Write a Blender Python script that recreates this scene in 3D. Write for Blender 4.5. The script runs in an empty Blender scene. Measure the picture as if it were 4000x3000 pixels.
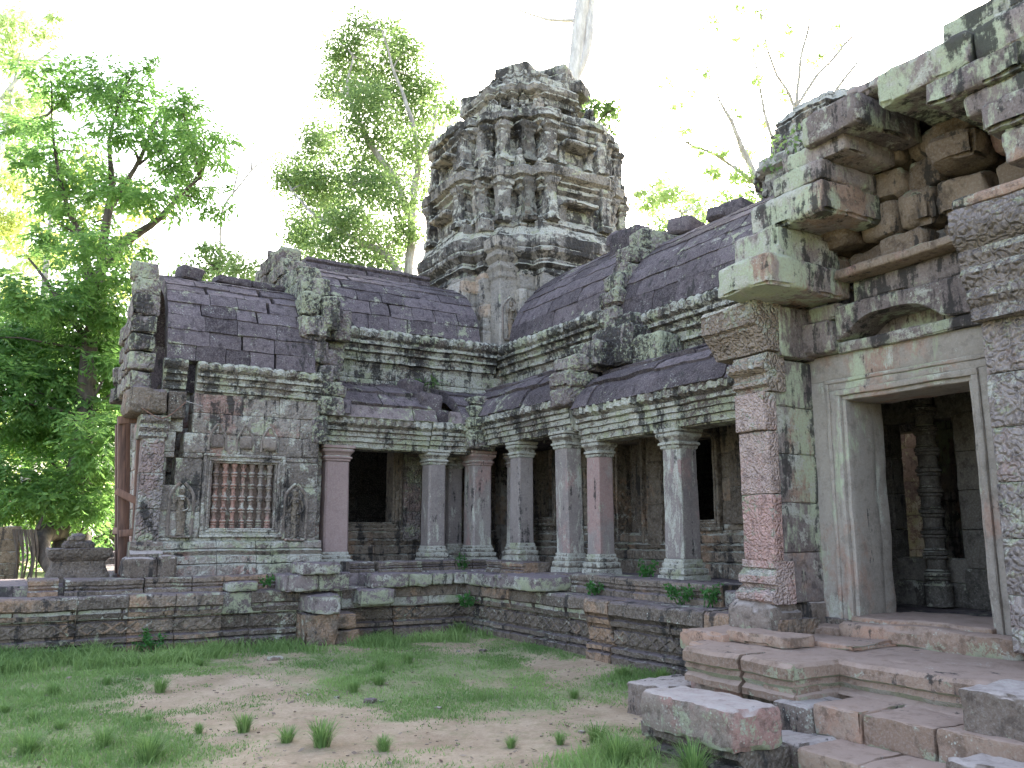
import bpy, math, random
import numpy as np
random.seed(7); rng=np.random.default_rng(7)
R=math.radians
scene=bpy.context.scene
# ------------------------------------------------------------------ camera, sky, sun, exposure
cam=bpy.data.cameras.new('camera'); camo=bpy.data.objects.new('camera',cam); scene.collection.objects.link(camo)
camo.location=(0,0,1.65); camo.rotation_euler=(R(90+9.9),0,R(-31)); cam.lens=29.7; cam.sensor_width=36
cam.clip_start=0.05; cam.clip_end=2000; scene.camera=camo
SUN_AZ,SUN_EL=R(47),R(25)          # azimuth from +Y towards +X
w=bpy.data.worlds.new('World'); scene.world=w; w.use_nodes=True
nt=w.node_tree; sky=nt.nodes.new('ShaderNodeTexSky'); sky.sky_type='NISHITA'; sky.sun_disc=False
sky.sun_elevation=SUN_EL; sky.sun_rotation=SUN_AZ; sky.air_density=.8; sky.dust_density=4.0; sky.ozone_density=0.4
bg=nt.nodes['Background']; hs=nt.nodes.new('ShaderNodeHueSaturation'); hs.inputs['Saturation'].default_value=.78; nt.links.new(sky.outputs[0],hs.inputs['Color']); nt.links.new(hs.outputs[0],bg.inputs[0]); bg.inputs[1].default_value=0.15
sl=bpy.data.lights.new('sun','SUN'); sl.energy=3.0; sl.angle=R(0.5); sl.color=(1,.93,.8)
so=bpy.data.objects.new('sun',sl); scene.collection.objects.link(so)
so.rotation_euler=(R(90)-SUN_EL,0,math.pi-SUN_AZ)
vs=scene.view_settings; scene.display_settings.display_device='sRGB'
vs.view_transform='Standard'; vs.look='None'; vs.gamma=1; vs.exposure=2.75
scene.cycles.max_bounces=8; scene.cycles.diffuse_bounces=4; scene.cycles.transparent_max_bounces=8
scene.cycles.use_denoising=True

# ------------------------------------------------------------------ noise
def _h(i,j,k,s):
    n=(i.astype(np.int64)*73856093)^(j.astype(np.int64)*19349663)^(k.astype(np.int64)*83492791)^(s*2654435761)
    n=(n^(n>>13))*1274126177; n=n&0x7fffffff; n=(n^(n>>16))*668265263; n=n&0x7fffffff
    return (n%100003)/50001.5-1.0
def vn(P,f=1.0,s=0):
    Q=P*f+1000.37; I=np.floor(Q).astype(np.int64); u=Q-I; u=u*u*(3-2*u); i,j,k=I.T; x,y,z=u.T
    r=0
    for a in (0,1):
        for b in (0,1):
            for c in (0,1):
                r=r+_h(i+a,j+b,k+c,s)*(x if a else 1-x)*(y if b else 1-y)*(z if c else 1-z)
    return r
def fbm(P,f,o=3,s=0):
    r=0;a=1;t=0
    for n in range(o): r=r+a*vn(P,f*2.1**n,s+n*17); t+=a; a*=.5
    return r/t

# ------------------------------------------------------------------ mesh accumulator and linking
class MB:
    def __init__(s): s.v=[];s.q=[];s.t=[];s.tone=[];s.n=0
    def add(s,v,q=None,t=None,tone=.5):
        v=np.asarray(v,float)
        if q is not None and len(q): s.q.append(np.asarray(q,np.int64)+s.n)
        if t is not None and len(t): s.t.append(np.asarray(t,np.int64)+s.n)
        s.v.append(v); s.tone.append(np.broadcast_to(np.asarray(tone,float),(len(v),))); s.n+=len(v)
    def build(s,name,mat,parent=None,amp=.012,freq=4.0,smooth=True,fine=.35):
        V=np.concatenate(s.v)
        if amp:
            D=np.stack([fbm(V,freq,2,a) for a in (1,2,3)],1)*amp+np.stack([vn(V,freq*5,a) for a in (4,5,6)],1)*amp*fine
            V=V+D
        o=V0=np.zeros(3)
        if parent is not None: o=np.array(world_of(parent))
        V=V-o
        me=bpy.data.meshes.new(name); me.vertices.add(len(V)); me.vertices.foreach_set('co',V.ravel())
        Q=np.concatenate(s.q) if s.q else np.zeros((0,4),np.int64); T=np.concatenate(s.t) if s.t else np.zeros((0,3),np.int64)
        me.loops.add(Q.size+T.size); me.loops.foreach_set('vertex_index',np.concatenate([Q.ravel(),T.ravel()]).astype(np.int32))
        me.polygons.add(len(Q)+len(T))
        st=np.concatenate([np.arange(len(Q))*4,Q.size+np.arange(len(T))*3]).astype(np.int32)
        me.polygons.foreach_set('loop_start',st)
        try: me.polygons.foreach_set('loop_total',np.concatenate([np.full(len(Q),4),np.full(len(T),3)]).astype(np.int32))
        except Exception: pass
        me.polygons.foreach_set('use_smooth',np.full(len(Q)+len(T),smooth))
        at=me.attributes.new('tone','FLOAT','POINT'); at.data.foreach_set('value',np.concatenate(s.tone).astype(np.float32))
        me.update(calc_edges=True)
        if amp and smooth:
            try: me.set_sharp_from_angle(angle=R(40))
            except Exception: pass
        me.materials.append(mat)
        ob=bpy.data.objects.new(name,me); scene.collection.objects.link(ob)
        if parent is not None: ob.parent=parent
        return ob
def world_of(o):
    p=np.array(o.location)
    while o.parent is not None: o=o.parent; p=p+np.array(o.location)
    return p
def tag(o,label=None,cat=None,group=None,kind=None):
    if label: o['label']=label
    if cat: o['category']=cat
    if group: o['group']=group
    if kind: o['kind']=kind
    return o
def thing(name,loc,label,cat,group=None):
    o=bpy.data.objects.new(name,None); o.location=loc; o.empty_display_size=.2; scene.collection.objects.link(o)
    return tag(o,label,cat,group)

# ------------------------------------------------------------------ stone shapes
def rotm(rx,ry,rz):
    cx,sx,cy,sy,cz,sz=math.cos(rx),math.sin(rx),math.cos(ry),math.sin(ry),math.cos(rz),math.sin(rz)
    return np.array([[cz,-sz,0],[sz,cz,0],[0,0,1]])@np.array([[cy,0,sy],[0,1,0],[-sy,0,cy]])@np.array([[1,0,0],[0,cx,-sx],[0,sx,cx]])
_lat={}
def lattice(nx,ny,nz):
    k=(nx,ny,nz)
    if k in _lat: return _lat[k]
    idx={};pts=[];quads=[]
    def vid(i,j,l):
        t=(i,j,l)
        if t not in idx: idx[t]=len(pts); pts.append(t)
        return idx[t]
    for i in range(nx):
        for j in range(ny):
            quads.append([vid(i,j,0),vid(i,j+1,0),vid(i+1,j+1,0),vid(i+1,j,0)]); quads.append([vid(i,j,nz),vid(i+1,j,nz),vid(i+1,j+1,nz),vid(i,j+1,nz)])
    for i in range(nx):
        for l in range(nz):
            quads.append([vid(i,0,l),vid(i+1,0,l),vid(i+1,0,l+1),vid(i,0,l+1)]); quads.append([vid(i,ny,l),vid(i,ny,l+1),vid(i+1,ny,l+1),vid(i+1,ny,l)])
    for j in range(ny):
        for l in range(nz):
            quads.append([vid(0,j,l),vid(0,j,l+1),vid(0,j+1,l+1),vid(0,j+1,l)]); quads.append([vid(nx,j,l),vid(nx,j+1,l),vid(nx,j+1,l+1),vid(nx,j,l+1)])
    _lat[k]=(np.array(pts),np.array(quads)); return _lat[k]
def block(mb,lo,hi,r=.02,res=.09,rot=None,tone=None,chip=.03,big=0.0,maxn=14):
    lo=np.minimum(lo,hi).astype(float) if False else np.array(lo,float); hi=np.array(hi,float)
    L=hi-lo
    if L.min()<=.004: return
    r=min(r,L.min()*.3); n=[int(min(maxn,max(1,round((l-2*r)/res))))+2 for l in L]
    ax=[np.concatenate([[0],np.linspace(r,l-r,k-1),[l]]) for l,k in zip(L,n)]
    I,Qd=lattice(*n)
    P=np.stack([ax[a][I[:,a]] for a in range(3)],1)
    core=np.clip(P,r,L-r); d=P-core; dn=np.linalg.norm(d,axis=1,keepdims=True); nrm=d/np.maximum(dn,1e-9)
    P=core+nrm*r
    edge=((np.abs(d)>1e-6).sum(1)>=2)
    W=P+lo
    if chip:
        c=np.clip(fbm(W,5.0,2,31)-.05,0,1)*chip*2
        P=P-nrm*(c*edge)[:,None]
    if big: P=P+nrm*(fbm(W,2.2,3,77)*big)[:,None]
    P=P+lo
    if rot is not None:
        m=(lo+hi)/2; P=(P-m)@rotm(*rot).T+m
    mb.add(P,Qd,None,random.random() if tone is None else tone)
def resample(prof,res):
    out=[]
    for a,b in zip(prof[:-1],prof[1:]):
        a=np.array(list(a)+[0]*(3-len(a)),float); b=np.array(list(b)+[0]*(3-len(b)),float)
        k=max(1,int(math.ceil(np.linalg.norm((b-a)[:2])/res)))
        for i in range(k): out.append(a+(b-a)*i/k)
    out.append(np.array(list(prof[-1])+[0]*(3-len(prof[-1])),float)); return np.array(out)
def run_piece(mb,axis,plane,s0,s1,P,res=.06,pitch=.16,tone=.5,dd=0,dz=0,tilt=0,phase=0):
    """one stone cut to profile P (outward d, z, bead amp), lying along axis from s0 to s1"""
    k=max(2,int(round((s1-s0)/res)))+1; S=np.linspace(s0,s1,k); n=len(P)
    edge=np.zeros(k); edge[0]=edge[-1]=1
    SS=np.repeat(S,n); A=np.tile(P[:,2],k); bead=A*np.abs(np.sin((SS+phase)*math.pi/pitch))
    D=np.tile(P[:,0],k)+bead-.006*np.repeat(edge,n)+dd; Z=np.tile(P[:,1],k)+dz+tilt*(SS-(s0+s1)/2)+np.where(A>.02,bead*.5,0)
    V=np.stack([SS,plane-D,Z],1) if axis=='x' else np.stack([plane-D,SS,Z],1)
    q=[]
    for i in range(k-1):
        a=np.arange(n-1)+i*n; q.append(np.stack([a,a+1,a+1+n,a+n],1)); q.append([[i*n+n-1,i*n,(i+1)*n,(i+1)*n+n-1]])
    base=len(V); c0=V[:n].mean(0); c1=V[-n:].mean(0); V=np.vstack([V,c0,c1]); t=[]
    a=np.arange(n); b=(a+1)%n
    t.append(np.stack([np.full(n,base),b,a],1)); t.append(np.stack([np.full(n,base+1),a+base-n,b+base-n],1))
    mb.add(V,np.concatenate([np.array(x) for x in q]),np.concatenate(t),tone)
def mold(mb,axis,plane,s0,s1,prof,blen=.8,gap=.008,jit=.008,res=.06,pitch=.16,wide=.0,tilt=.006,tone=None,pres=.05):
    P=resample(prof,pres); s=s0
    while s<s1-1e-6:
        L=blen*random.uniform(.65,1.35); e=min(s+L,s1)
        if s1-e<.22: e=s1
        g=gap*random.uniform(.4,1.6)
        if random.random()<wide: g+=random.uniform(.02,.06)
        if e-g-s>.03: run_piece(mb,axis,plane,s,e-g,P,res,pitch,random.random() if tone is None else tone,random.uniform(-1,1)*jit,random.uniform(-.6,.6)*jit,random.uniform(-1,1)*tilt)
        s=e
def cut(iv,h):
    out=[]
    for a,b in iv:
        if h[1]<=a or h[0]>=b: out.append((a,b)); continue
        if h[0]>a: out.append((a,h[0]))
        if h[1]<b: out.append((h[1],b))
    return out
def wall(mb,axis,plane,s0,s1,z0,z1,th=.35,ch=.34,blen=.75,holes=(),cracks=(),res=.09,jit=.008,gap=.006,r=.012,chip=.02,tone=None):
    """coursed stone wall whose face lies on plane, facing -Y (axis x) or -X (axis y); thickness runs inward"""
    zs=sorted(set([z0,z1]+[z for h in holes for z in h[2:4] if z0<z<z1]+[z for c in cracks for z in c[0:2] if z0<z<z1])); lv=[]
    for a,b in zip(zs[:-1],zs[1:]):
        k=max(1,int(round((b-a)/ch))); lv+= [(a+(b-a)*i/k,a+(b-a)*(i+1)/k) for i in range(k)]
    for a,b in lv:
        iv=[(s0,s1)]; m=(a+b)/2
        for h in holes:
            if h[2]<m<h[3]: iv=cut(iv,h)
        for c in cracks:
            if c[0]<m<c[1]: iv=cut(iv,c[2:4])
        for p,q in iv:
            s=p
            while s<q-1e-6:
                e=min(q,s+blen*random.uniform(.6,1.4))
                if q-e<.2: e=q
                j=random.uniform(-1,1)*jit; g=gap*random.uniform(.4,1.4)
                if axis=='x': block(mb,(s,plane+j,a),(e-g,plane+th,b-g*.7),r,res,tone=tone,chip=chip)
                else: block(mb,(plane+j,s,a),(plane+th,e-g,b-g*.7),r,res,tone=tone,chip=chip)
                s=e
def roof(mb,axis,s0,s1,curve,nc,th=.2,step=.03,blen=.62,wide=.06,gap=.012,sag=0,tone=None,jit=.012,back=False):
    """courses of vault stones along axis; curve = (perp, z) from eave to ridge"""
    C=np.array(curve,float); d=np.r_[0,np.cumsum(np.linalg.norm(np.diff(C,axis=0),axis=1))]; t=np.linspace(0,d[-1],nc*4+1)
    X=np.interp(t,d,C[:,0]); Z=np.interp(t,d,C[:,1])
    for i in range(nc):
        x=X[i*4:i*4+5]; z=Z[i*4:i*4+5]; tx,tz=np.gradient(x),np.gradient(z); l=np.hypot(tx,tz); nx,nz=-tz/l,tx/l
        if back: nx,nz=-nx,-nz
        f=np.linspace(step,0,5); o=[(x[k]+nx[k]*f[k],z[k]+nz[k]*f[k]) for k in range(5)]; inn=[(x[k]-nx[k]*th,z[k]-nz[k]*th) for k in (4,0)]
        prof=[(-inn[0][0],inn[0][1])]+[(-a,b) for a,b in o[::-1]]+[(-inn[1][0],inn[1][1])]
        mold(mb,axis,0,s0+random.uniform(-.0,.0),s1,prof,blen,gap,jit,.09,wide=wide,tilt=.012,pres=.09,tone=tone)
def loft(mb,rings,tone=.5,caps=True):
    """rings: list of (n,3) arrays of equal n"""
    k=len(rings);n=len(rings[0]);V=np.concatenate(rings);q=[]
    a=np.arange(n);b=(a+1)%n
    for i in range(k-1): q.append(np.stack([a+i*n,b+i*n,b+(i+1)*n,a+(i+1)*n],1))
    t=None
    if caps:
        c0=rings[0].mean(0);c1=rings[-1].mean(0);B=len(V);V=np.vstack([V,c0,c1])
        t=np.concatenate([np.stack([np.full(n,B),b,a],1),np.stack([np.full(n,B+1),a+(k-1)*n,b+(k-1)*n],1)])
        if np.ndim(tone): tone=np.r_[tone,.5,.5]
    mb.add(V,np.concatenate(q),t,tone)
def sq_ring(cx,cy,z,w,m=6,ch=.015,bead=0,pitch=.06):
    h=w/2;c=min(ch,h*.3);u=np.linspace(-h+c,h-c,m);pts=[]
    for sx,sy in (((0,-1)),((1,0)),((0,1)),((-1,0))):
        d=h+ (bead*np.abs(np.sin(u*math.pi/pitch)) if bead else 0)
        for i,v in enumerate(u):
            dd=d[i] if bead else h
            pts.append((v,-dd) if sy==-1 else (dd,v) if sx==1 else (-v,dd) if sy==1 else (-dd,-v))
    p=np.array(pts); return np.stack([cx+p[:,0],cy+p[:,1],np.full(len(p),z)],1)
def sq_loft(mb,cx,cy,prof,m=7,res=.05,lean=(0,0),tone=None,ch=.015,pitch=.06):
    P=resample(prof,res); z0=P[0,1] if P[0,1]<P[-1,1] else P[-1,1]
    rings=[sq_ring(cx+lean[0]*(z-z0),cy+lean[1]*(z-z0),z,w,m,ch,b,pitch) for w,z,b in P]
    loft(mb,rings,random.random() if tone is None else tone)
def lathe(mb,cx,cy,prof,n=14,tone=None,res=.03):
    P=resample(prof,res); a=np.linspace(0,2*math.pi,n,endpoint=False)
    loft(mb,[np.stack([cx+r*np.cos(a),cy+r*np.sin(a),np.full(n,z)],1) for r,z,_ in P],random.random() if tone is None else tone)
def tube(mb,pts,rad,n=8,res=.5,wob=0,tone=.5,seed=0):
    P=np.array(pts,float); d=np.r_[0,np.cumsum(np.linalg.norm(np.diff(P,axis=0),axis=1))]
    k=max(len(P)*2,int(d[-1]/res)+2); t=np.linspace(0,d[-1],k); C=np.stack([np.interp(t,d,P[:,i]) for i in range(3)],1)
    for _ in range(2): C[1:-1]=(C[:-2]+2*C[1:-1]+C[2:])/4
    if wob: C=C+np.stack([vn(C,.8,seed+i) for i in range(3)],1)*wob*np.minimum(1,np.arange(k)/4)[:,None]
    r=np.interp(t,np.linspace(0,d[-1],len(rad)),rad); T=np.gradient(C,axis=0); T/=np.linalg.norm(T,axis=1,keepdims=True)
    up=np.array([0,0,1.]) if abs(T[:,2]).mean()<.9 else np.array([1.,0,0])
    U=np.cross(T,up);U/=np.linalg.norm(U,axis=1,keepdims=True);W=np.cross(T,U); a=np.linspace(0,2*math.pi,n,endpoint=False)
    loft(mb,[C[i]+r[i]*(np.cos(a)[:,None]*U[i]+np.sin(a)[:,None]*W[i]) for i in range(k)],tone)

# ------------------------------------------------------------------ materials
class NG:
    def __init__(s,name):
        s.m=bpy.data.materials.new(name); s.m.use_nodes=True; s.t=s.m.node_tree; s.b=s.t.nodes['Principled BSDF']; s.out=s.t.nodes['Material Output']
    def n(s,ty,**k):
        x=s.t.nodes.new(ty)
        for a,b in k.items(): setattr(x,a,b)
        return x
    def L(s,a,b): s.t.links.new(a,b)
    def put(s,sock,v):
        if hasattr(v,'is_linked') or isinstance(v,bpy.types.NodeSocket): s.L(v,sock)
        else: sock.default_value=v
    def pos(s,sc=(1,1,1),off=(0,0,0)):
        g=s.n('ShaderNodeNewGeometry'); m=s.n('ShaderNodeMapping'); m.inputs['Scale'].default_value=sc; m.inputs['Location'].default_value=off
        s.L(g.outputs['Position'],m.inputs['Vector']); return m.outputs[0]
    def noise(s,v,scale,detail=5,rough=.6,dist=0):
        x=s.n('ShaderNodeTexNoise'); s.L(v,x.inputs['Vector']); x.inputs['Scale'].default_value=scale; x.inputs['Detail'].default_value=detail; x.inputs['Roughness'].default_value=rough; x.inputs['Distortion'].default_value=dist; return x.outputs[0]
    def math(s,op,a,b=0,c=None):
        x=s.n('ShaderNodeMath',operation=op); s.put(x.inputs[0],a); s.put(x.inputs[1],b)
        if c is not None: s.put(x.inputs[2],c)
        return x.outputs[0]
    def ramp(s,v,a,b,lo=0,hi=1):
        x=s.n('ShaderNodeMapRange'); x.clamp=True; x.interpolation_type='SMOOTHSTEP'; s.put(x.inputs[0],v); s.put(x.inputs[1],a); s.put(x.inputs[2],b); x.inputs[3].default_value=lo; x.inputs[4].default_value=hi; return x.outputs[0]
    def mix(s,f,a,b):
        x=s.n('ShaderNodeMix',data_type='RGBA'); s.put(x.inputs[0],f)
        for sock,v in ((x.inputs[6],a),(x.inputs[7],b)):
            if isinstance(v,tuple): sock.default_value=(*v,1)
            else: s.L(v,sock)
        return x.outputs[2]
    def attr(s,n='tone'):
        a=s.n('ShaderNodeAttribute'); a.attribute_name=n; return a.outputs['Fac']
GREEN=(.36,.375,.25); WHITE=(.49,.47,.41); BLACK=(.036,.033,.032)
def stone(name,c1,c2,c3=(.34,.19,.16),pink=.0,lich=.35,black=.35,green=.6,up=.12,speck=.0,bump=.5,carve=0,carvescale=11,streak=1.0,edge=.5,lscale=4.5,top=None,wash=0,spots=.5,mott=.62,lz=1.0):
    g=NG(name); p=g.pos(); rnd=random.uniform(0,50); po=g.pos((1,1,1),(rnd,rnd*.7,rnd*.3))
    big=g.noise(po,.9,5,.62); tone=g.attr()
    f=g.math('ADD',g.math('MULTIPLY',big,.9),g.math('MULTIPLY',tone,.5))
    col=g.mix(g.ramp(f,.42,.95),c1,c2)
    geo=g.n('ShaderNodeNewGeometry'); sep=g.n('ShaderNodeSeparateXYZ'); g.L(geo.outputs['Normal'],sep.inputs[0]); nz=sep.outputs[2]; pt=geo.outputs['Pointiness']
    fine=g.noise(p,42,6,.75); mid=g.noise(po,8,9,.75)
    if pink:
        pk=g.math('ADD',g.noise(g.pos((1,1,.7),(rnd,9,3)),.8,7,.68),g.math('MULTIPLY',g.math('SUBTRACT',tone,.5),.25))
        col=g.mix(g.math('MULTIPLY',g.ramp(pk,.62-pink*.2,.70-pink*.2),.85),col,c3)
    col=g.mix(g.ramp(fine,.42,.70,.0,.5),col,g.mix(.5,col,(.52,.48,.44)))
    col=g.mix(g.ramp(mid,.52,.36,0,mott),col,tuple(.38*x for x in c1))
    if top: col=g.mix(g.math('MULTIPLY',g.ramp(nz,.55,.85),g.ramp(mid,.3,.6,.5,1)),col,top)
    if wash:
        wv=g.math('ADD',g.math('MULTIPLY',g.noise(g.pos((1.2,1.2,.5),(3,rnd,1)),1.1,8,.66),.75),g.math('MULTIPLY',g.noise(g.pos((1,1,.3),(rnd,1,1)),9,6,.7),.25))
        col=g.mix(g.math('MULTIPLY',g.ramp(wv,.60-wash*.2,.655-wash*.2),g.ramp(fine,.3,.6,.45,.95)),col,(.42,.46,.32))
    def lichen(col,sc,amt,cover,seed,mx):
        q=g.pos((1,1,lz),(seed,rnd,seed*2.))
        ln=g.noise(q,sc,12,.78,.3); l2=g.noise(q,.8,4,.6)
        k=g.math('ADD',g.math('MULTIPLY',ln,.72),g.math('MULTIPLY',l2,.36)); k=g.math('ADD',k,g.math('MULTIPLY',nz,up))
        k=g.math('ADD',k,g.math('MULTIPLY',g.ramp(pt,.5,.62),edge*.10)); k=g.math('ADD',k,g.math('MULTIPLY',g.math('SUBTRACT',fine,.5),.22))
        lc=g.mix(g.ramp(g.noise(q,2.1,6,.65),.47-.25*(green-.5),.57-.25*(green-.5)),GREEN,WHITE)
        lc=g.mix(g.ramp(fine,.42,.6,0,.55),lc,(.22,.22,.17))
        return g.mix(g.math('MULTIPLY',g.ramp(k,cover-amt,cover+.035-amt),mx),col,lc)
    if lich: col=lichen(col,lscale,lich*.30,.72,4,.92)
    if black:
        st=g.noise(g.pos((4.5*streak,4.5*streak,.7),(rnd,2,8)),1.0,10,.70); lm=g.noise(g.pos((1,1,.8),(rnd,5,1)),.8,5,.6)
        k=g.math('ADD',g.math('MULTIPLY',st,.7),g.math('MULTIPLY',lm,.4))
        k=g.math('ADD',k,g.math('MULTIPLY',g.math('SUBTRACT',mid,.5),.4))
        col=g.mix(g.math('MULTIPLY',g.ramp(k,.70-black*.25,.76-black*.25),.88),col,BLACK)
    if lich and spots: col=lichen(col,13,lich*.30*spots,.76,9,.85)
    if speck:
        v=g.n('ShaderNodeTexVoronoi'); v.inputs['Scale'].default_value=34; g.L(g.pos((1,1,1),(rnd,0,0)),v.inputs['Vector'])
        m=g.math('MULTIPLY',g.ramp(v.outputs['Distance'],.36,.22),g.ramp(g.math('ADD',g.noise(po,2.3,8,.7),g.math('MULTIPLY',g.math('SUBTRACT',mid,.5),.5)),.66-.2*speck,.72-.2*speck))
        col=g.mix(g.math('MULTIPLY',m,.75),col,(.46,.47,.40))
    g.L(col,g.b.inputs['Base Color']); g.b.inputs['Roughness'].default_value=.92; g.b.inputs['Specular IOR Level'].default_value=.25
    b1=g.n('ShaderNodeBump'); b1.inputs['Strength'].default_value=bump; b1.inputs['Distance'].default_value=.025
    h=g.math('ADD',g.math('MULTIPLY',mid,1.0),g.math('MULTIPLY',fine,.4)); g.L(h,b1.inputs['Height']); last=b1
    if carve:
        v=g.n('ShaderNodeTexVoronoi'); v.feature='SMOOTH_F1'; v.inputs['Scale'].default_value=carvescale; v.inputs['Smoothness'].default_value=.15
        dn=g.n('ShaderNodeTexNoise'); dn.inputs['Scale'].default_value=7; g.L(p,dn.inputs['Vector'])
        va=g.n('ShaderNodeVectorMath',operation='MULTIPLY_ADD'); g.L(dn.outputs['Color'],va.inputs[0]); va.inputs[1].default_value=(.10,.10,.10); g.L(p,va.inputs[2]); g.L(va.outputs[0],v.inputs['Vector'])
        v2=g.n('ShaderNodeTexVoronoi'); v2.inputs['Scale'].default_value=carvescale*2.6; g.L(va.outputs[0],v2.inputs['Vector'])
        hh=g.math('ADD',g.math('SINE',g.math('MULTIPLY',v.outputs['Distance'],10)),g.math('MULTIPLY',v2.outputs['Distance'],-1.1)); b2=g.n('ShaderNodeBump'); b2.inputs['Strength'].default_value=carve; b2.inputs['Distance'].default_value=.025
        g.L(hh,b2.inputs['Height']); g.L(b1.outputs[0],b2.inputs['Normal']); last=b2
    g.L(last.outputs[0],g.b.inputs['Normal']); return g.m
GREY=(.155,.135,.125); GREY2=(.27,.245,.235); MAUVE=(.135,.105,.125); MAUVE2=(.24,.195,.215)
M={}
M['roof']=stone('roof sandstone',(.052,.039,.045),(.128,.101,.110),lich=.34,black=.26,up=.0,speck=.35,edge=.3,green=.3,bump=.7,spots=.8)
M['wall']=stone('grey wall sandstone',(.15,.122,.105),(.275,.235,.205),pink=.35,lich=.58,black=.42,green=.75,carve=.35,carvescale=13,up=.06,c3=(.30,.175,.145))
M['cornice']=stone('lichened cornice stone',(.12,.095,.08),(.25,.215,.175),lich=.72,black=.62,green=.66,up=.06,carve=.4,carvescale=15,streak=1.0,edge=.4,spots=.9)
M['naga']=stone('white lichened stone',(.125,.095,.095),(.24,.20,.19),lich=.54,black=.62,green=.1,up=.03,carve=.5,carvescale=10,lscale=7,spots=1.2,edge=.2)
M['pillar']=stone('mauve pillar sandstone',(.185,.152,.143),(.305,.258,.238),c3=(.33,.21,.19),pink=.46,lich=.44,black=.34,green=.85,bump=.3,streak=1.6,edge=.1,mott=.22,lz=.3,lscale=6)
M['pinkpillar']=stone('pink pillar sandstone',(.29,.205,.19),(.37,.27,.25),c3=(.34,.20,.18),pink=.5,lich=.36,black=.16,mott=.2,lz=.3,bump=.25,edge=.1)
M['base']=stone('lichened pillar base',(.13,.11,.09),(.24,.205,.175),lich=.80,black=.34,green=.95,up=.1,carve=.3,carvescale=22,lscale=8)
M['inner']=stone('tan inner wall stone',(.125,.095,.07),(.225,.18,.135),c3=(.30,.19,.12),pink=.25,lich=.3,black=.52,green=.9,carve=.45,carvescale=9)
M['plinth']=stone('dark plinth stone',(.105,.080,.062),(.205,.158,.120),c3=(.30,.19,.12),pink=.36,lich=.36,black=.48,green=.6,up=.04,speck=.3,carve=.35,carvescale=13,top=(.17,.138,.138),edge=.1)
M['slab']=stone('terrace slab stone',(.135,.105,.103),(.225,.178,.172),lich=.6,black=.34,green=.5,up=-.10,speck=.4,edge=.3,top=(.18,.148,.155),lscale=7)
M['tower']=stone('tower sandstone',(.135,.12,.11),(.28,.255,.235),c3=(.32,.265,.215),pink=.15,lich=.56,black=.64,green=.85,up=.36,edge=.5,bump=.8,carve=.35,carvescale=9,streak=.8)
M['gate']=stone('green stained gate stone',(.16,.125,.118),(.285,.23,.21),c3=(.33,.21,.15),pink=.26,bump=.8,lich=.48,black=.48,green=.8,speck=.35,wash=.60,up=.02,edge=.2)
M['frame']=stone('pale door frame stone',(.235,.20,.17),(.36,.315,.27),c3=(.33,.21,.16),pink=.32,lich=.50,black=.26,green=.8,wash=.18,streak=1.6,bump=.45,edge=.2,mott=.35,lz=.35)
M['pinkcarve']=stone('pink carved stone',(.40,.285,.25),(.50,.38,.34),c3=(.50,.295,.255),pink=.45,lich=.40,black=.14,carve=.7,carvescale=19,green=.6)
M['tancarve']=stone('tan carved capital stone',(.22,.165,.13),(.36,.285,.235),c3=(.36,.21,.16),pink=.4,lich=.62,black=.22,carve=.8,carvescale=14,green=.7)
M['greycarve']=stone('grey carved stone',(.18,.148,.135),(.30,.25,.232),c3=(.30,.21,.19),pink=.15,lich=.48,black=.32,carve=.8,carvescale=13)
M['void']=stone('brown broken core stone',(.15,.105,.075),(.27,.20,.145),pink=.2,lich=.2,black=.32,green=.4,bump=.9)
M['step']=stone('worn pink step stone',(.24,.16,.115),(.36,.255,.19),c3=(.40,.24,.165),bump=.9,pink=.35,lich=.38,black=.2,green=.4,speck=.3,up=-.2,top=(.38,.285,.235))
M['shaft']=stone('pale tower shaft stone',(.29,.26,.23),(.44,.395,.345),c3=(.40,.29,.21),pink=.35,lich=.25,black=.42,green=.6,bump=.6,carve=.3,carvescale=12)
M['loose']=stone('loose block stone',(.155,.118,.095),(.25,.195,.16),bump=1.0,pink=.05,lich=.36,black=.34,green=.4,up=-.12,speck=.5,top=(.46,.40,.37),lscale=7)  # paler top colour puts the sky light on upward faces into the stone
M['baluster']=stone('red baluster stone',(.18,.125,.10),(.30,.21,.17),c3=(.32,.165,.125),pink=.45,lich=.42,black=.42,green=.8,bump=.25)
M['relief']=stone('dark relief stone',(.14,.11,.095),(.24,.195,.165),pink=.15,lich=.3,black=.3)
M['dark']=stone('shade dark interior stone',(.018,.016,.014),(.035,.03,.026),lich=0,black=.2)  # near-black colour stands in for the shade of the unlit interiors
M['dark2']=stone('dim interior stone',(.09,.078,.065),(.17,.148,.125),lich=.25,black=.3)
M['laterite']=stone('mossy laterite',(.10,.075,.05),(.21,.155,.10),lich=.4,black=.48,green=.9,up=.15)
def wood():
    g=NG('red brown timber'); p=g.pos((14,14,1.2)); n=g.noise(p,1.5,6,.6,.6); col=g.mix(g.ramp(g.math('ADD',n,g.math('MULTIPLY',g.attr(),.25)),.35,.8),(.07,.035,.025),(.24,.125,.085)); g.L(col,g.b.inputs['Base Color']); g.b.inputs['Roughness'].default_value=.7; return g.m
def bark(name,a,b):
    g=NG(name); n=g.noise(g.pos((3,3,.8)),2.2,8,.7); col=g.mix(g.ramp(n,.35,.68),a,b); g.L(col,g.b.inputs['Base Color']); g.b.inputs['Roughness'].default_value=.9
    bp=g.n('ShaderNodeBump'); bp.inputs['Strength'].default_value=.6; bp.inputs['Distance'].default_value=.05; g.L(n,bp.inputs['Height']); g.L(bp.outputs[0],g.b.inputs['Normal']); return g.m
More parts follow.
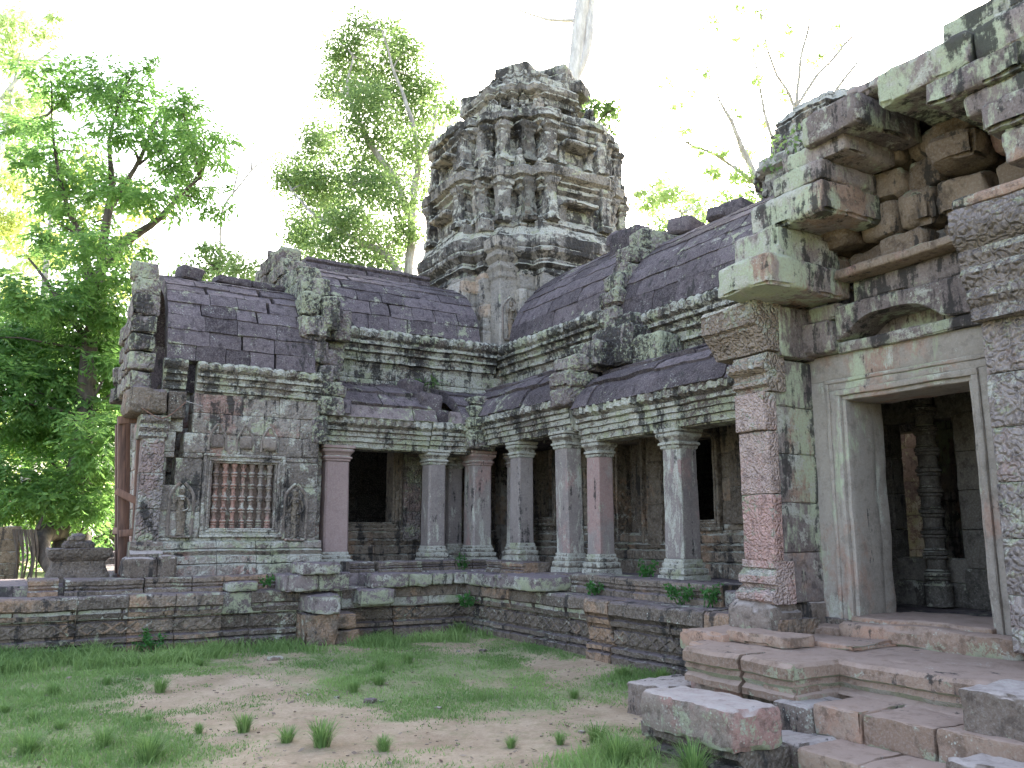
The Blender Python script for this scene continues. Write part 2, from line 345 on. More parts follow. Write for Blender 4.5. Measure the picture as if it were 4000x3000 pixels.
def leaf(name,a,b,trans,tcol,gloss=.35):
    g=NG(name); col=g.mix(g.attr(),a,b); g.L(col,g.b.inputs['Base Color']); g.b.inputs['Roughness'].default_value=.45; g.b.inputs['Specular IOR Level'].default_value=gloss
    t=g.n('ShaderNodeBsdfTranslucent'); g.L(g.mix(g.attr(),tuple(x*.75 for x in tcol),tcol),t.inputs[0]); mx=g.n('ShaderNodeMixShader'); mx.inputs[0].default_value=trans
    g.L(g.b.outputs[0],mx.inputs[1]); g.L(t.outputs[0],mx.inputs[2]); g.L(mx.outputs[0],g.out.inputs[0]); return g.m
M['wood']=wood(); M['greybark']=bark('glare paled grey bark',(.45,.42,.42),(.66,.63,.63)); M['bark']=bark('dark bark',(.045,.035,.03),(.13,.105,.085)); M['palebark']=bark('pale grey bark',(.25,.22,.20),(.48,.45,.43))  # grey bark colour lightened so that it carries the sky glare
M['leaf']=leaf('deep green leaves',(.065,.14,.045),(.19,.33,.10),.5,(.25,.47,.12))
M['leafmid']=leaf('mid green leaves',(.09,.15,.06),(.18,.27,.11),.48,(.28,.42,.15))
M['leafpale']=leaf('glare paled leaves',(.22,.30,.13),(.36,.45,.22),.6,(.62,.78,.38))  # leaf colour paled to carry the glare of the bright sky
M['leafyellow']=leaf('yellow green leaves',(.13,.18,.04),(.26,.31,.09),.55,(.55,.62,.18))
M['weed']=leaf('fresh weed leaves',(.04,.13,.03),(.08,.22,.06),.4,(.12,.32,.06))
M['grass']=leaf('grass blades',(.10,.19,.06),(.33,.44,.16),.42,(.24,.40,.12),.2)
M['dryleaf']=leaf('dry fallen leaf',(.12,.08,.06),(.30,.24,.19),.1,(.2,.15,.1))
# ================================================================== STRUCTURES
def shift(p,z,k=1.0,f=1.0): return [(d*f,z+q*k,*r) for d,q,*r in p]
CORN=[(-.25,.72),(.04,.72),(.13,.70,.03),(.17,.62,.06),(.16,.53,.05),(.12,.49),(.12,.46),(.20,.45),(.20,.40),(.13,.38),(.10,.31),(.15,.30),(.15,.26),(.08,.23),(.06,.15),(.10,.14),(.10,.09),(.03,.07),(.0,.0),(-.25,.0)]
BEAM=[(-.30,.52),(.05,.52),(.13,.48,.05),(.14,.38,.05),(.09,.34),(.13,.33),(.13,.28),(.08,.26),(.09,.19),(.055,.18),(.065,.10),(.02,.09),(.02,.0),(-.30,.0)]
BASE=[(-.4,.80),(.13,.80),(.16,.77),(.17,.64),(.10,.61),(.08,.585),(.12,.56,.03),(.11,.51,.02),(.04,.49),(.04,.46),(.08,.45),(.08,.30),(.03,.29),(.03,.26),(.11,.24,.02),(.11,.19,.02),(.05,.17),(.12,.14,.02),(.12,.02),(.18,-.01),(.2,-.3),(-.4,-.3)]
PLB=[(-.2,.52),(.0,.52),(.05,.49),(.05,.41),(.02,.40),(.10,.37,.015),(.06,.31),(.12,.29),(.12,.19),(.08,.18),(.16,.16),(.16,.0),(-.2,.0)]
def frame(mb,axis,plane,s0,s1,z0,z1,steps,depth=.2,bottom=True,res=.07):
    """stepped door or window surround: steps = (bar width, how far it stands proud)"""
    for wd,d in steps:
        def bar(a,b,c,e):
            if axis=='x': block(mb,(a,plane-d,c),(b,plane+depth,e),.008,res,chip=.012,tone=.5)
            else: block(mb,(plane-d,a,c),(plane+depth,b,e),.008,res,chip=.012,tone=.5)
        bar(s0,s1,z1-wd,z1)
        zb=z0
        if bottom: bar(s0,s1,z0,z0+wd); zb=z0+wd
        bar(s0,s0+wd,zb,z1-wd); bar(s1-wd,s1,zb,z1-wd)
        s0+=wd;s1-=wd;z1-=wd
        if bottom: z0+=wd
    return s0,s1,z0,z1
def pillar(parent,x,y,z0,z1,wd,mat,lean=(0,0),engaged=False,basemat='base'):
    H=z1-z0; mb=MB(); b=.30;c=.27
    sq_loft(mb,x,y,[(wd,z0+b),(wd*.985,z0+H*.5),(wd*.965,z1-c)],9,.07,lean,ch=.03)
    p=mb.build('pillar',M[mat],parent,amp=.007,freq=3)
    mb=MB(); sq_loft(mb,x,y,[(wd*1.42,z0),(wd*1.40,z0+.085),(wd*1.22,z0+.09),(wd*1.30,z0+.12,.012),(wd*1.30,z0+.17,.012),(wd*1.12,z0+.185),(wd*1.16,z0+.2),(wd*1.16,z0+.235,.006),(wd*1.05,z0+.25),(wd*1.06,z0+.285),(wd*1.01,z0+b)],14,.03,lean,pitch=.05)
    mb.build('pillar_base',M[basemat],p,amp=.008,freq=5)
    mb=MB(); lx,ly=x+lean[0]*(H-c),y+lean[1]*(H-c); z=z1-c
    sq_loft(mb,lx,ly,[(wd*.97,z),(wd*1.04,z+.015),(wd*1.04,z+.04),(wd*1.14,z+.06,.008),(wd*1.14,z+.085,.008),(wd*1.02,z+.10),(wd*1.12,z+.14),(wd*1.25,z+.17,.012),(wd*1.27,z+.20,.012),(wd*1.20,z+.212),(wd*1.34,z+.23),(wd*1.34,z1)],14,.03,lean,pitch=.05)
    mb.build('capital',M['base' if random.random()<.5 else 'pillar'] if mat!='pinkpillar' else M['pinkpillar'],p,amp=.007,freq=5)
    return p
# ------------------------------------------------------------------ terrace
ter=thing('stone_terrace',(3,13,0),'low moulded stone terrace with lichen and carved diamond band under the galleries','terrace')
def base_run(axis,plane,s0,s1,label=None,k=1.0,tone=None,**kw):
    mb=MB(); mold(mb,axis,plane,s0,s1,shift(BASE,0,k),.85,.012,.009,.05,.13,wide=.04,tilt=.008,pres=.04,tone=tone,**kw)
    s=s0+.15; an=math.atan2(.14,.2)
    while s<s1-.12:      # carved lozenge band
        for sg in (-1,1):
            if axis=='x': block(mb,(s-.12,plane-.09,.362),(s+.12,plane-.06,.390),.008,.3,(0,sg*an,0),chip=0,tone=.5)
            else: block(mb,(plane-.09,s-.12,.362),(plane-.06,s+.12,.390),.008,.3,(sg*an,0,0),chip=0,tone=.5)
        s+=.205
    return mb.build('base_moulding',M['plinth'],ter,amp=.011,freq=4,fine=.6)
base_run('x',12.86,-6.5,2.86); base_run('x',12.86,3.25,3.95); base_run('x',12.90,4.62,7.2)
mb=MB(); mold(mb,'x',12.92,2.86,3.25,shift(BASE[8:],0),.8,pres=.045); mb.build('base_moulding',M['plinth'],ter,amp=.017,freq=3.5)
base_run('y',6.86,9.15,12.9); base_run('y',6.72,5.9,9.15)
mb=MB()   # upper plinth course, left, and its set back core
UP=[(-.5,.22),(.02,.22),(.04,.20),(.04,.15),(.01,.14),(.03,.11,.01),(.01,.08),(.05,.06),(.05,.0),(-.5,.0)]
for ax,pl,s0,s1,z,k,bl,gp_ in (('x',13.12,1.85,4.2,.79,1,.9,.012),('x',13.05,.85,1.85,.79,1,1.2,.02),('x',13.1,.42,.80,.79,1,1.2,.02),('x',13.25,4.9,5.35,1.0,.75,.7,.03),('x',13.2,5.4,6.2,.98,.8,1.2,.03),('x',13.32,6.22,7.5,1.0,.75,.5,.02),('y',7.13,7.2,11.0,.80,1.12,.9,.014),('y',7.18,11.55,12.75,.98,.85,.6,.02)):
    mb=MB(); mold(mb,ax,pl,s0,s1,shift(UP,z,k),bl,gp_,.012,.06,.07); mb.build('kerb_course',M['plinth'],ter,amp=.012,freq=4)
mb=MB()   # paving and core
for x0,x1,y0,y1,z in ((-6.5,7.2,12.75,13.3,.79),(1.6,7.7,13.2,15.2,1.0),(6.75,7.3,6.6,13,.795),(7.15,9.0,6.6,15.2,1.0),(-6.5,1.6,13.25,15.5,.93)):
    x=x0
    while x<x1-.05:
        L=min(random.uniform(.5,.9),x1-x); y=y0
        while y<y1-.05:
            W=min(random.uniform(.5,.9),y1-y); block(mb,(x,y,z-.3),(x+L-.012,y+W-.012,z+random.uniform(-.012,.012)),.02,.12,chip=.03); y+=W
        x+=L
mb.build('paving',M['slab'],ter,amp=.012,freq=3)
mb=MB()
for lo,hi in (((-6.4,13.05,-.3),(8.0,19,.74)),((7.2,6.6,-.3),(13,19,.74)),((1.7,13.3,.7),(8,19,.97)),((7.4,6.7,.7),(13,19,.97)),((7.25,2.4,-.3),(12,6.7,.80))): block(mb,lo,hi,.02,1.0,chip=0,tone=.3)
mb.build('core',M['plinth'],ter,amp=0)
# edge slabs lying loose on the terrace
def loose(name,lo,hi,label,cat='stone slab',mat='slab',group=None,rot=(0,0,0),r=.025,chip=.06,big=.012,res=.035,amp=.014):
    t=((lo[0]+hi[0])/2,(lo[1]+hi[1])/2,lo[2])
    mb=MB(); block(mb,lo,hi,r,res,rot,chip=chip,big=big,maxn=30)
    ob=mb.build(name,M[mat],None,amp=amp,freq=4,fine=.7)
    me=ob.data; co=np.empty(len(me.vertices)*3); me.vertices.foreach_get('co',co); co=co.reshape(-1,3)-np.array(t); me.vertices.foreach_set('co',co.ravel()); me.update(); ob.location=t
    return tag(ob,label,cat,group)
G1='loose coping slabs along the terrace edge'
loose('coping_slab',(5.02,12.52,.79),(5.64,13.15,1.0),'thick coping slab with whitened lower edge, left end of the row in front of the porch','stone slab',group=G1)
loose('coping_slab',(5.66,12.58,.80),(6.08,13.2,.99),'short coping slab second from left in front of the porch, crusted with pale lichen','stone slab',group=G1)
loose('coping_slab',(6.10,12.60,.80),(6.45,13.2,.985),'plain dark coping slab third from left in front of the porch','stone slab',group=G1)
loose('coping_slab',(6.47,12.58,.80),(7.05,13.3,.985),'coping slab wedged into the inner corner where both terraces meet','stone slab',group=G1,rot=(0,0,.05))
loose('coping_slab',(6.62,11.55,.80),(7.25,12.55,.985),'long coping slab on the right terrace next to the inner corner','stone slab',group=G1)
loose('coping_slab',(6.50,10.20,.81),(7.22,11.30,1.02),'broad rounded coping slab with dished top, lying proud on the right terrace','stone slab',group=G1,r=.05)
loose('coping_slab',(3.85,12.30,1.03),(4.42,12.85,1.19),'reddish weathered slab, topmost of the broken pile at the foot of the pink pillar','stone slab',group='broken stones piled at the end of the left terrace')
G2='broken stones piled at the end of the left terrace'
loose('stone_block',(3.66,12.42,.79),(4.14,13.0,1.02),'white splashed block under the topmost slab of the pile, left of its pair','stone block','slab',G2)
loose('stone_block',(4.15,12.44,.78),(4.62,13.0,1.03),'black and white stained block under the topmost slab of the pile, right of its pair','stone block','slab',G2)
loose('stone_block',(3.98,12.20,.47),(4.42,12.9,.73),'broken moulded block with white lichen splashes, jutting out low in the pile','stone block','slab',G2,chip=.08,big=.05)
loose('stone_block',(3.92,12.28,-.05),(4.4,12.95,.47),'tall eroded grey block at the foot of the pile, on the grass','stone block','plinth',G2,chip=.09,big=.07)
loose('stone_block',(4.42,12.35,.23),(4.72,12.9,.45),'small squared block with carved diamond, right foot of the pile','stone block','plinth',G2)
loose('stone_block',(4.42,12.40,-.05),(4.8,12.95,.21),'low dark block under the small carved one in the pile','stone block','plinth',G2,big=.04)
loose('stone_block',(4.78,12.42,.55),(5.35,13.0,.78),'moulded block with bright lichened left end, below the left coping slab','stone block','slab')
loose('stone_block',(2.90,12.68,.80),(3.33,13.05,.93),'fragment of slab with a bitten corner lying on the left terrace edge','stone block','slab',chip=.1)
# ------------------------------------------------------------------ left pavilion
pav=thing('shrine_pavilion',(3,15,1),'small cracked stone pavilion with blind baluster window and sagging purple roof, at the left','pavilion')
mb=MB(); wall(mb,'x',13.5,1.95,4.42,1.5,3.76,.4,.36,.62,holes=[(2.61,3.86,1.56,2.83)],cracks=[(3.14,4.3,2.29,2.42),(2.75,3.14,2.20,2.32),(2.34,2.75,2.09,2.22)],jit=.012,tone=None)
wall(mb,'x',13.9,1.95,4.42,1.5,3.76,.2,.5,1.2,holes=[(2.02,2.52,2.25,3.8)])
for y0,y1,z0,z1 in ((13.5,13.95,1.3,3.4),(15.5,16.6,1.0,3.4),(13.5,16.6,3.2,3.9)): wall(mb,'y',1.96,y0,y1,z0,z1,.08,.36,.6)
wall(mb,'y',4.1,13.6,16.6,1.0,5.2,.3,.4,.8); wall(mb,'x',16.5,1.9,4.4,1.0,4.4,.3,.4,.8)
mb.build('wall',M['wall'],pav,amp=.013,freq=4)
mb=MB()   # lancet niches over the window, worn
for cx in (2.80,3.22,3.60):
    pts=[(-.13,2.88),(-.13,3.06),(-.10,3.16),(-.05,3.22),(0,3.34),(.05,3.22),(.10,3.16),(.13,3.06),(.13,2.88)]
    tube(mb,[(cx+a,13.49,b) for a,b in pts],[.022],6,.06)
    block(mb,(cx-.10,13.44,2.92),(cx+.10,13.52,3.12),.03,.04,big=.03)
mb.build('niche_relief',M['relief'],pav,amp=.01,freq=8)
mb=MB(); mold(mb,'x',13.5,2.0,4.5,shift(PLB,.99),.75,.008,.008,.05,.1); mb.build('plinth',M['wall'],pav,amp=.012)
mb=MB(); mold(mb,'x',13.5,1.95,2.29,shift(CORN,3.72,.72,.55),.8); mold(mb,'x',13.5,2.43,4.40,shift(CORN,3.72,.72,.55),.62,.006,.008,.05,.2); mb.build('cornice',M['cornice'],pav,amp=.013)
mb=MB(); cv=[(13.42,4.22),(13.46,4.6),(13.58,5.0),(13.85,5.42),(14.3,5.75),(15.0,5.95)]
roof(mb,'x',1.97,4.28,cv,10,.22,.014,.5,wide=.30,gap=.010,jit=.014); roof(mb,'x',1.94,4.28,[(30-a,b) for a,b in cv[::-1]][::-1],3,.2,.02,1.0,back=True)
block(mb,(2.9,14.8,5.94),(3.5,15.2,6.08),.03,.07,(.05,.04,.1),big=.04); block(mb,(3.5,14.85,5.93),(4.2,15.2,6.06),.03,.07,(.0,.03,-.03),big=.03); block(mb,(2.25,14.6,5.86),(2.62,14.95,6.09),.04,.06,(.1,.1,.3),big=.05)
mb.build('roof',M['roof'],pav,amp=.016,freq=3.5,fine=.5)
mb=MB(); a=frame(mb,'x',13.5,2.61,3.86,1.56,2.83,[(.045,.05),(.035,.02),(.03,.04),(.03,.0)],.3); wf=mb.build('window_frame',M['wall'],pav,amp=.006)
mb=MB(); block(mb,(a[0]-.02,13.64,a[2]-.02),(a[1]+.02,13.78,a[3]+.02),.01,.1); mb.build('window_back',M['baluster'],wf,amp=.006)
BP=[(.050,0),(.050,.03),(.042,.035)]
for k in range(5):
    z=.04+k*.175; BP+=[(.036,z),(.050,z+.012),(.050,z+.028),(.036,z+.034),(.054,z+.05),(.054,z+.068),(.036,z+.08),(.030,z+.12)]
BP+=[(.05,.91),(.05,.94)]
for k in range(7):
    x=a[0]+.075+k*(a[1]-a[0]-.15)/6; mb=MB(); hh=(a[3]-a[2])/.94
    lathe(mb,x,13.575,[(r,a[2]+z*hh) for r,z in BP],12,res=.03,tone=random.random()); mb.build('baluster',M['baluster' if k<5 else 'relief'],wf,amp=.004,freq=9)
def figure(parent,x,y,z,h,face=1):
    """standing court lady carved in relief: crowned head, one bent arm, long skirt, niche arch"""
    mb=MB(); s=h/1.0
    body=[(.0,.0,.09),(.03,.0,.085),(.06,0,.075),(.30,0,.085),(.42,.0,.095),(.50,.0,.085),(.58,0,.06),(.66,0,.075),(.73,0,.098),(.765,0,.085),(.79,0,.035),(.81,0,.033),(.83,0,.05),(.87,0,.056),(.90,0,.052),(.915,0,.06),(.94,0,.05),(.97,0,.03),(1.0,0,.008)]
    an=np.linspace(0,2*math.pi,12,endpoint=False); rings=[]
    for q,dx,r in body:
        sway=.012*math.sin(q*7)
        rings.append(np.stack([x+(sway+r*np.cos(an))*s,y+r*.65*np.sin(an)*s,np.full(12,z+q*s)],1))
    loft(mb,rings)
    tube(mb,[(x-.09*s,y-.02,z+.745*s),(x-.15*s,y-.04,z+.62*s),(x-.15*s,y-.06,z+.60*s),(x-.17*s,y-.05,z+.74*s),(x-.16*s,y-.05,z+.80*s)],[.026*s,.022*s,.018*s],7,.03)
    tube(mb,[(x+.09*s,y-.02,z+.745*s),(x+.15*s,y-.03,z+.60*s),(x+.13*s,y-.06,z+.50*s),(x+.0*s,y-.08,z+.46*s)],[.026*s,.022*s,.018*s],7,.03)
    for sx in (-1,1): tube(mb,[(x+sx*.045*s,y-.04*s,z),(x+sx*.09*s,y-.07*s,z-.01*s)],[.03*s,.02*s],6,.03); tube(mb,[(x+sx*.02*s,y-.055*s,z+.70*s),(x+sx*.04*s,y-.075*s,z+.70*s)],[.03*s,.022*s],6,.02)
    o=mb.build('relief_figure',M['inner'],parent,amp=.006,freq=9); mb=MB(); block(mb,(x-.2*s,y-.06,z-.06*s),(x+.2*s,y+.06,z-.01),.015,.05); mb.build('niche_sill',M['relief'],parent,amp=.006); mb=MB()
    pts=[(-.22,-.02),(-.24,.5),(-.23,.8),(-.16,.93),(-.10,.97),(0,1.10),(.10,.97),(.16,.93),(.23,.8),(.24,.5),(.22,-.02)]
    tube(mb,[(x+a*s,y+.02,z+b*s) for a,b in pts],[.028],6,.05)
    mb.build('niche_arch',M['relief'],parent,amp=.008,freq=8); return o
figure(pav,2.33,13.47,1.60,.74); figure(pav,4.06,13.47,1.55,.80)
mb=MB(); wall(mb,'x',13.40,1.72,2.04,1.45,3.02,.3,.5,.5); mb.build('pilaster',M['greycarve'],pav,amp=.008)
mb=MB(); mold(mb,'x',13.44,1.66,2.10,[(-.3,1.5),(.05,1.5),(.09,1.44),(.06,1.38),(.13,1.33),(.13,1.28),(-.3,1.26)],1); block(mb,(1.58,13.18,.98),(2.02,13.75,1.28),.06,.05,chip=.08,big=.06); block(mb,(2.03,13.22,.98),(2.28,13.7,1.30),.03,.05,chip=.07,big=.04)
mb.build('pilaster_base',M['loose'],pav,amp=.014)
mb=MB(); mold(mb,'x',13.42,1.66,2.08,[(-.3,3.34),(.12,3.34),(.12,3.26),(.07,3.22),(.09,3.16),(.04,3.10),(.05,3.04),(.01,3.0),(-.3,3.0)],1); mb.build('capital',M['greycarve'],pav,amp=.008)
mb=MB(); block(mb,(1.48,13.28,3.36),(2.02,13.9,3.76),.07,.06,chip=.05,big=.07); block(mb,(2.03,13.36,3.32),(2.29,13.8,3.74),.02,.06); mb.build('overhang_block',M['plinth'],pav,amp=.014)
def gable(parent,axis,p0,p1,curve,z0,ch,mat,out=.25,length=.5,apex=None,seed=0,name='gable',tooth=.05,back=None):
    """wall of stones standing over the roof edge; curve (perp,z) of the roof; one course per ch"""
    C=np.array(curve,float); zt=C[-1,1]+.32; mb=MB(); z=z0
    while z<zt-.05:
        h=ch*random.uniform(.85,1.15); zm=z+h*.5
        f=np.interp(min(zm-.2,C[-1,1]),C[:,1],C[:,0])-out
        far=2*C[-1,0]-f if back is None else back(z)
        y=f+random.uniform(-1,1)*tooth
        while y<far:
            L=length*random.uniform(.8,1.3)
            if far-y-L<.2: L=far-y
            a,b=p0+random.uniform(-1,1)*.03,p1+random.uniform(-1,1)*.03
            if axis=='x': block(mb,(a,y,z),(b,y+L-.012,min(z+h-.01,zt)),.035,.07,(0,0,random.uniform(-.04,.04)),chip=.07,big=.035)
            else: block(mb,(y,a,z),(y+L-.012,b,min(z+h-.01,zt)),.035,.07,(0,0,random.uniform(-.04,.04)),chip=.07,big=.035)
            y+=L
        z+=h
    return mb.build(name,M[mat],parent,amp=.02,freq=4,fine=.6)
gable(pav,'x',1.46,1.82,[(13.55,3.7),(13.55,4.8),(13.7,5.3),(14.0,5.6),(15.0,5.62)],3.76,.30,'naga',.1,name='pediment',back=lambda z:14.05+max(0,5.2-z)*1.1)
# ------------------------------------------------------------------ left gallery
gl=thing('stone_gallery',(6.4,15,1),'left stone gallery with pillared porch, dark window and purple vaulted roof, between pavilion and tower','gallery')
mb=MB(); wall(mb,'x',15.1,4.4,9.1,1.0,4.75,.35,.36,.8,holes=[(5.30,6.58,1.66,3.44),(7.30,7.75,1.2,3.2)]); mb.build('wall',M['inner'],gl); mb=MB(); wall(mb,'x',18.0,4.2,13.2,.9,5.6,.3,.5,1.2); block(mb,(4.0,18.25,.5),(13.4,18.5,5.7),.01,2,chip=0); block(mb,(4.4,15.5,.95),(9,18,1.02),.01,.5,chip=0); mb.build('inner_wall',M['dark'],gl)  # solid backing block behind the rear wall added to stop light leaks
mb=MB(); mold(mb,'x',15.1,4.5,8.9,shift(PLB,1.0,1.3),.8); mb.build('plinth',M['inner'],gl,amp=.014)
mb=MB(); wall(mb,'x',15.42,7.2,7.85,1.1,3.3,.2,.16,.3,jit=.02); mb.build('infill',M['laterite'],gl)
mb=MB(); frame(mb,'x',15.1,5.30,6.58,1.66,3.44,[(.05,.07),(.04,.03),(.035,.05),(.035,.01)],.35); mb.build('window_frame',M['inner'],gl,amp=.008)
for x0,x1 in ((6.62,6.98),(4.5,4.8)): mb=MB(); wall(mb,'x',15.02,x0,x1,1.5,3.6,.2,.5,.4); mb.build('pilaster',M['greycarve'],gl)
mb=MB(); wall(mb,'x',14.95,4.5,8.7,4.25,4.78,.3,.27,.8); mb.build('clerestory',M['cornice'],gl)
mb=MB(); mold(mb,'x',14.95,4.55,8.55,shift(CORN,4.75),.75,.012,.012,.05,.19,wide=.08); mb.build('cornice',M['cornice'],gl,amp=.016,freq=4)
cl=[(14.80,5.45),(14.86,5.8),(15.03,6.15),(15.36,6.50),(15.85,6.80),(16.5,6.98)]
mb=MB(); roof(mb,'x',4.55,8.14,cl,8,.22,.016,.6,wide=.10,gap=.011,jit=.010); roof(mb,'x',4.5,8.3,[(33-a,b) for a,b in cl],3,.2,.02,1.2,back=True); mb.build('roof',M['roof'],gl,amp=.017,freq=3.2,fine=.5)
mb=MB(); mold(mb,'x',16.3,4.9,7.7,[(-.4,7.16),(.04,7.16),(.05,7.10),(.0,7.06),(.06,7.02),(.06,6.93),(-.4,6.93)],1.0,.02,.015,.08,wide=.1); mb.build('ridge',M['roof'],gl,amp=.016)
cg=[(13.6,4.75),(13.62,5.3),(13.95,5.7),(14.5,6.15),(15.2,6.55),(16.2,6.80)]
gable(gl,'x',4.12,4.58,[(14.6,4.5),(14.7,5.5),(14.95,6.1),(15.4,6.6),(15.9,6.78),(16.4,6.86)],4.7,.32,'naga',.05,.55)
mb=MB()    # broken naga end and its bracket
block(mb,(3.98,13.42,4.82),(4.5,14.2,5.22),.06,.06,(0,0,.02),chip=.09,big=.07); block(mb,(4.02,13.46,5.2),(4.36,14.2,5.62),.07,.06,chip=.1,big=.08); block(mb,(4.36,13.40,5.0),(4.68,14.2,5.6),.07,.06,chip=.1,big=.09)
block(mb,(4.1,13.72,5.6),(4.6,14.6,5.98),.06,.06,chip=.09,big=.05); block(mb,(4.1,14.2,5.95),(4.6,15.1,6.3),.06,.06,chip=.09,big=.05); block(mb,(4.05,13.5,4.42),(4.5,14.2,4.82),.05,.06,big=.04); block(mb,(4.5,13.9,4.4),(4.95,15,4.9),.04,.07,big=.03); block(mb,(4.5,13.7,4.9),(4.98,15,5.45),.04,.07,big=.03)
mb.build('naga_end',M['naga'],gl,amp=.026,freq=6,fine=.6)
mb=MB()
for z0,z1,x0,x1,y0 in ((3.55,3.86,4.36,4.80,13.42),(3.87,4.12,4.36,4.82,13.46),(4.13,4.40,4.36,4.74,13.5),(4.41,4.68,4.34,4.70,13.58),(3.06,3.54,4.28,4.55,13.44)): block(mb,(x0,y0,z0),(x1,14.3,z1),.05,.06,(0,0,random.uniform(-.03,.03)),chip=.08,big=.04)
mb.build('porch_gable',M['naga'],gl,amp=.02,freq=5)
mb=MB(); mold(mb,'x',13.72,4.55,6.5,shift(BEAM,3.06),3,.01,.004,.05,.17,tilt=.006); mold(mb,'x',13.72,6.51,7.75,shift(BEAM,3.08),1.5,.01,.004,.05,.17); block(mb,(4.5,13.75,3.04),(7.9,14.1,3.3),.01,.2,chip=0); mb.build('architrave',M['cornice'],gl,amp=.012)
cp=[(13.58,3.56),(13.66,3.80),(13.90,4.05),(14.35,4.26),(15.0,4.42)]
mb=MB(); roof(mb,'x',4.6,6.62,cp[:2],1,.2,.05,1.6,gap=.015,jit=.01); roof(mb,'x',6.9,7.5,cp[:2],1,.2,.03,.6); mb.build('eave_slab',M['slab'],gl,amp=.014)
mb=MB(); roof(mb,'x',4.8,6.55,cp[1:3],1,.2,.05,.7,wide=.05,gap=.02,jit=.02); roof(mb,'x',4.8,6.25,cp[2:],2,.18,.05,.5,gap=.02,jit=.02); roof(mb,'x',7.1,9.0,cp,4,.16,.03,.6,gap=.02,jit=.02)
block(mb,(6.25,14.15,4.15),(6.6,14.6,4.42),.03,.06,(.1,.1,.1),big=.06); block(mb,(6.3,13.7,3.78),(6.72,14.2,4.12),.03,.06,(0,.08,.1),chip=.06,big=.07); block(mb,(6.6,13.72,3.55),(6.98,14.15,3.82),.03,.06,(0,.1,.2),chip=.06,big=.08); block(mb,(4.6,13.5,3.58),(4.95,14.2,3.84),.03,.06,big=.03)
block(mb,(4.5,14.3,3.3),(9,15.1,3.5),.01,.4,chip=0)
mb.build('porch_roof',M['roof'],gl,amp=.018,freq=3.5,fine=.5)
mb=MB(); wall(mb,'x',13.85,4.42,4.6,1.1,3.05,.2,.6,.4); mb.build('pilaster',M['wall'],gl)
pillar(gl,4.84,13.92,1.02,3.08,.43,'pinkpillar',(-.012,0)); pillar(gl,6.70,13.90,1.10,3.10,.345,'pillar',(0,0)); pillar(gl,7.42,14.55,1.12,3.10,.30,'pillar')
# ------------------------------------------------------------------ right gallery
gr=thing('stone_gallery',(9,11,1),'right stone gallery with square pillars, stepped porch roof and purple vault, between tower and doorway','gallery')
mb=MB(); wall(mb,'y',8.9,6.9,15.0,1.0,4.6,.35,.36,.8,holes=[(8.95,9.98,1.66,3.2),(13.15,14.15,1.75,3.45),(10.72,11.32,1.3,3.1)]); mb.build('wall',M['inner'],gr); mb=MB(); wall(mb,'y',12.2,6.9,18.6,.9,5.6,.3,.5,1.2,holes=[(7.95,8.85,1.2,3.2)]); block(mb,(12.45,9.0,.5),(12.6,18.3,5.7),.01,2,chip=0); block(mb,(9.3,6.9,.95),(12.2,15,1.02),.01,.5,chip=0); mb.build('inner_wall',M['dark'],gr)  # tall thin block behind the rear wall is an added light seal
mb=MB(); mold(mb,'y',8.9,7,15,shift(PLB,1.0,1.2),.8); mb.build('plinth',M['inner'],gr,amp=.014)
mb=MB(); wall(mb,'y',13.1,7.6,9.9,.8,3.6,.3,.6,.9); mb.build('rear_pier',M['slab'],gr)
for s0,s1,z0,z1 in ((8.95,9.98,1.66,3.2),(13.15,14.15,1.75,3.45)):
    mb=MB(); frame(mb,'y',8.9,s0,s1,z0,z1,[(.05,.07),(.04,.03),(.035,.05),(.035,.01)],.35); mb.build('window_frame',M['inner'],gr,amp=.008)
mb=MB(); frame(mb,'y',8.9,10.62,11.42,1.25,3.2,[(.05,.08),(.05,.04)],.3,False); block(mb,(9.15,10.6,1.2),(9.3,11.5,3.2),.01,.2); mb.build('door_frame',M['inner'],gr,amp=.008)
for y0,y1,z0,z1 in ((10.15,10.5,1.4,3.4),(8.3,8.7,1.75,3.3),(11.6,12.0,1.4,3.4)): mb=MB(); wall(mb,'y',8.80,y0,y1,z0,z1,.2,.6,.4); mb.build('pilaster',M['inner'],gr)
mb=MB(); mold(mb,'y',8.72,10.9,14.9,shift(CORN,4.72),.7,.012,.012,.05,.18,wide=.04); mold(mb,'y',8.72,6.9,10.7,shift(CORN,4.40),.7,.012,.012,.05,.18,wide=.04); wall(mb,'y',8.72,10.9,14.9,4.2,4.74,.3,.27,.7); wall(mb,'y',8.72,6.9,10.9,4.0,4.42,.3,.22,.7); mb.build('cornice',M['cornice'],gr,amp=.016)
cr=[(8.57,5.42),(8.64,5.8),(8.85,6.2),(9.2,6.6),(9.65,6.95),(10.3,7.15)]; cn=[(8.57,5.10),(8.63,5.5),(8.82,5.9),(9.15,6.3),(9.6,6.65),(10.3,6.88)]
mb=MB(); roof(mb,'y',11.2,14.38,cr,8,.22,.012,.8,wide=.06,gap=.009,jit=.010); roof(mb,'y',6.2,11.0,cn,8,.22,.012,.8,wide=.06,gap=.009,jit=.010)
roof(mb,'y',6.5,14.5,[(20.6-a,b) for a,b in cn],3,.2,.02,1.2,back=True)
block(mb,(9.6,11.6,7.0),(10.5,12.5,7.26),.05,.08,(.05,0,.1),big=.08); block(mb,(9.9,10.6,6.85),(10.7,11.1,7.16),.05,.08,(.1,.1,.2),big=.08); block(mb,(9.9,9.3,6.8),(10.6,10.1,7.08),.05,.08,(.05,.05,.1),big=.07); block(mb,(9.3,11.2,6.6),(10.3,12.0,7.05),.06,.08,(0,.1,0),big=.07)
mb.build('roof',M['roof'],gr,amp=.018,freq=3,fine=.5)
